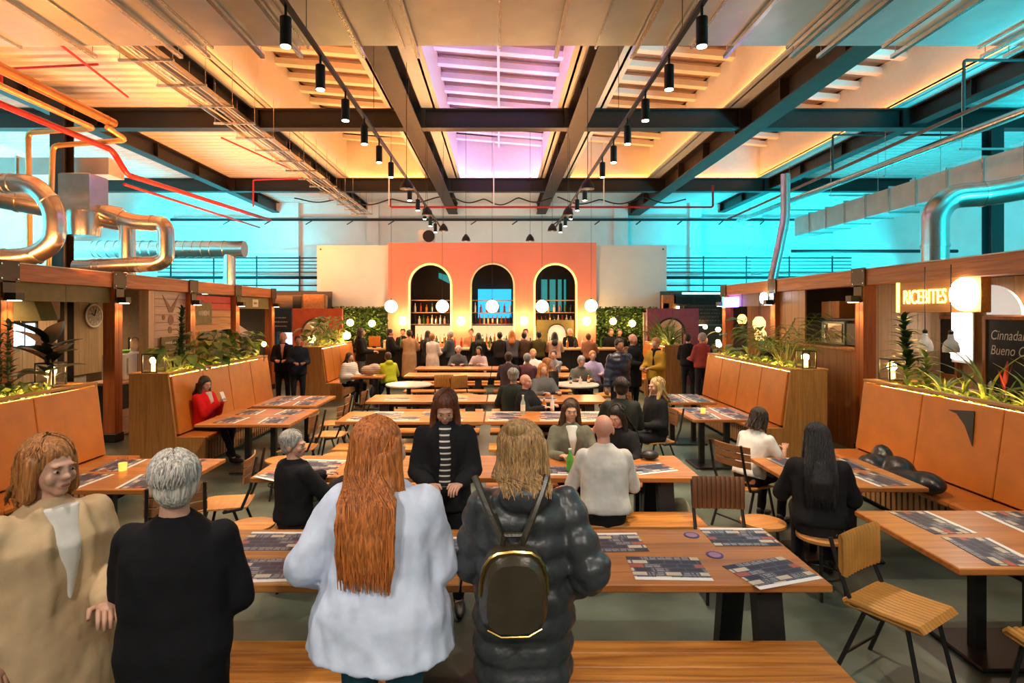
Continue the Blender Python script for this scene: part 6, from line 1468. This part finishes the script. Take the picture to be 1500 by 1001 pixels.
for o, (mb_, vox, it, target, m, extra) in zip(tmp, REM):
    me = bpy.data.meshes.new_from_object(o.evaluated_get(dg)); me.name = target.name
    if extra is not None and extra.v:
        bm = bmesh.new(); bm.from_mesh(me); e2 = extra.mesh('x'); bm.from_mesh(e2)
        if target.name in HME: bm.from_mesh(HME[target.name])
        bm.to_mesh(me); bm.free(); bpy.data.meshes.remove(e2)
    me.materials.clear(); me.materials.append(m); me.shade_smooth(); old = target.data; target.data = me; bpy.data.meshes.remove(old)
for o in tmp+htmp: me = o.data; bpy.data.objects.remove(o, do_unlink=True); bpy.data.meshes.remove(me)
bpy.data.objects.remove(FOLDO, do_unlink=True)
# ================================================================== bags, coats, phone
bp_ = thing('backpack', 'small dark leather backpack with gold zips on the quilted puffer coat', 'backpack', (.05, 2.235, .98), R(3))
def rounded_pack(w_, d_, h_, y0):
    P = []; Fc = []; n = 20; rows = 7
    outl = []
    for k in range(n):
        a = 2*PI*k/n; ca, sa = math.cos(a), math.sin(a); outl.append((w_*math.copysign(abs(ca)**.6, ca), h_*math.copysign(abs(sa)**.75, sa)*(1.0 if sa > 0 else .96)))
    m = MB()
    for i in range(rows+1):
        t = i/rows; f = 1-.22*t**3
        for (u, v) in outl: P.append((u*f*(1.06-.10*(v/h_)), y0-d_*t, v*f))
    for i in range(rows):
        for k in range(n): a = i*n+k; b = i*n+(k+1) % n; Fc.append((a, b, b+n, a+n))
    Fc.append(tuple(range(n-1, -1, -1))); Fc.append(tuple(rows*n+k for k in range(n)))
    return m.add(P, Fc), outl
M_bag = mat('dark_olive_leather', (.045, .036, .020), rough=.32, noise=.2, bump=.08, bscale=60); M_gold = mat('gold_zip', (.80, .52, .16), rough=.25, metal=1, noise=0)
m, ol = rounded_pack(.125, .115, .165, 0); m.build('body', M_bag, bp_, True, (0, 0, .165))
zp = [(u*1.0, -.075, v*.99+.165) for u, v in ol if v > -.03]; zp.sort(key=lambda q: math.atan2(q[2]-.165, q[0]))
MB().tube(zp, .0075, 6).build('zip', M_gold, bp_, True)
MB().tube([(-.10, -.105, .055), (-.05, -.118, .035), (.05, -.118, .035), (.10, -.105, .055)], .004, 6).build('pocket_trim', M_gold, bp_, True)
MB().tube([(-.04, -.01, .32), (-.03, -.02, .37), (.03, -.02, .37), (.04, -.01, .32)], .009, 6).build('handle', M_bag, bp_, True)
for sx in (-1, 1):
    MB().tube([(sx*.035, .0, .325), (sx*.07, .015, .40), (sx*.115, .045, .50), (sx*.145, .09, .565)], [.014]*4, 6).build('strap', M_bag, bp_, True)
def lump(name, label, cat, loc, blobs, m, vox=.02):
    mb_ = MB()
    for c, r_ in blobs: mb_.ell(c, r_, 14, 10)
    o = bpy.data.objects.new(name, bpy.data.meshes.new(name)); COL.objects.link(o); o.location = loc; tag(o, label, cat); LUMPS.append((mb_, vox, o, m)); return o
LUMPS = []
lump('folded_coat', 'black puffer coat dumped on the near right banquette seat', 'coat', (4.0, 5.75, .46), [((0,0,.09),(.16,.24,.09)),((.1,.22,.13),(.13,.2,.13)),((-.05,.40,.12),(.14,.16,.12)),((.13,-.15,.1),(.12,.2,.10)),((.12,.5,.16),(.1,.14,.16))], cloth((.014,.014,.016), 'puffer'))
lump('folded_coat', 'navy coat hanging in a heap beside the yellow green hoodie', 'coat', (-3.05, 14.35, .0), [((0,0,.75),(.14,.12,.20)),((.06,0,.45),(.16,.12,.3)),((-.03,0,.2),(.14,.14,.2))], cloth((.03,.04,.09)))
lump('tote_bag', 'beige tote bag under the right end of the second row', 'bag', (1.72, 5.55, 0), [((0,0,.20),(.13,.10,.20)),((.02,0,.10),(.14,.11,.10)),((0,0,.33),(.10,.07,.10))], mat('beige_canvas', (.48,.37,.22), rough=.8))
lump('striped_bag', 'brown striped bag on the table before the slouching person', 'bag', (-3.0, 13.35, .752), [((0,0,.12),(.20,.12,.12)),((.12,0,.16),(.14,.10,.12))], cloth((.38,.22,.12), 'stripe'))
lump('teal_bag', 'small teal bag on the front bench beside the white sweater', 'bag', (-.36, 2.93, .45), [((0,0,.07),(.09,.08,.07)),((.03,0,.12),(.06,.06,.07))], mat('teal_fabric', (.06,.22,.20), rough=.8))
tmp = []
for mb_, vox, o, m in LUMPS:
    me = bpy.data.meshes.new('t'); me.from_pydata(mb_.v, [], mb_.f); t_ = bpy.data.objects.new('t', me); COL.objects.link(t_); mo = t_.modifiers.new('r', 'REMESH'); mo.mode = 'VOXEL'; mo.voxel_size = vox; ms = t_.modifiers.new('s', 'SMOOTH'); ms.iterations = 3; tmp.append(t_)
bpy.context.view_layer.update(); dg = bpy.context.evaluated_depsgraph_get()
for t_, (mb_, vox, o, m) in zip(tmp, LUMPS):
    me = bpy.data.meshes.new_from_object(t_.evaluated_get(dg)); me.materials.clear(); me.materials.append(m); me.shade_smooth(); o.data = me
for t_ in tmp: bpy.data.objects.remove(t_, do_unlink=True)
ph = thing('mobile_phone', 'white phone held by the person in a red coat', 'phone', (-4.075, 8.605, .885), R(78)); o = MB().rbox(-.038, .038, -.005, .005, 0, .15, .004).build('case', M_white, ph); o.rotation_euler = (R(-25), 0, 0); o = MB().box(-.034, .034, .0055, .0065, .006, .144).build('screen', emis('phone_screen', (.7,.8,1), .8), ph); o.rotation_euler = (R(-25), 0, 0)
tb = side_table('square low table before the slouching person at far left', -3.35, -2.65, 13.05, 13.6)
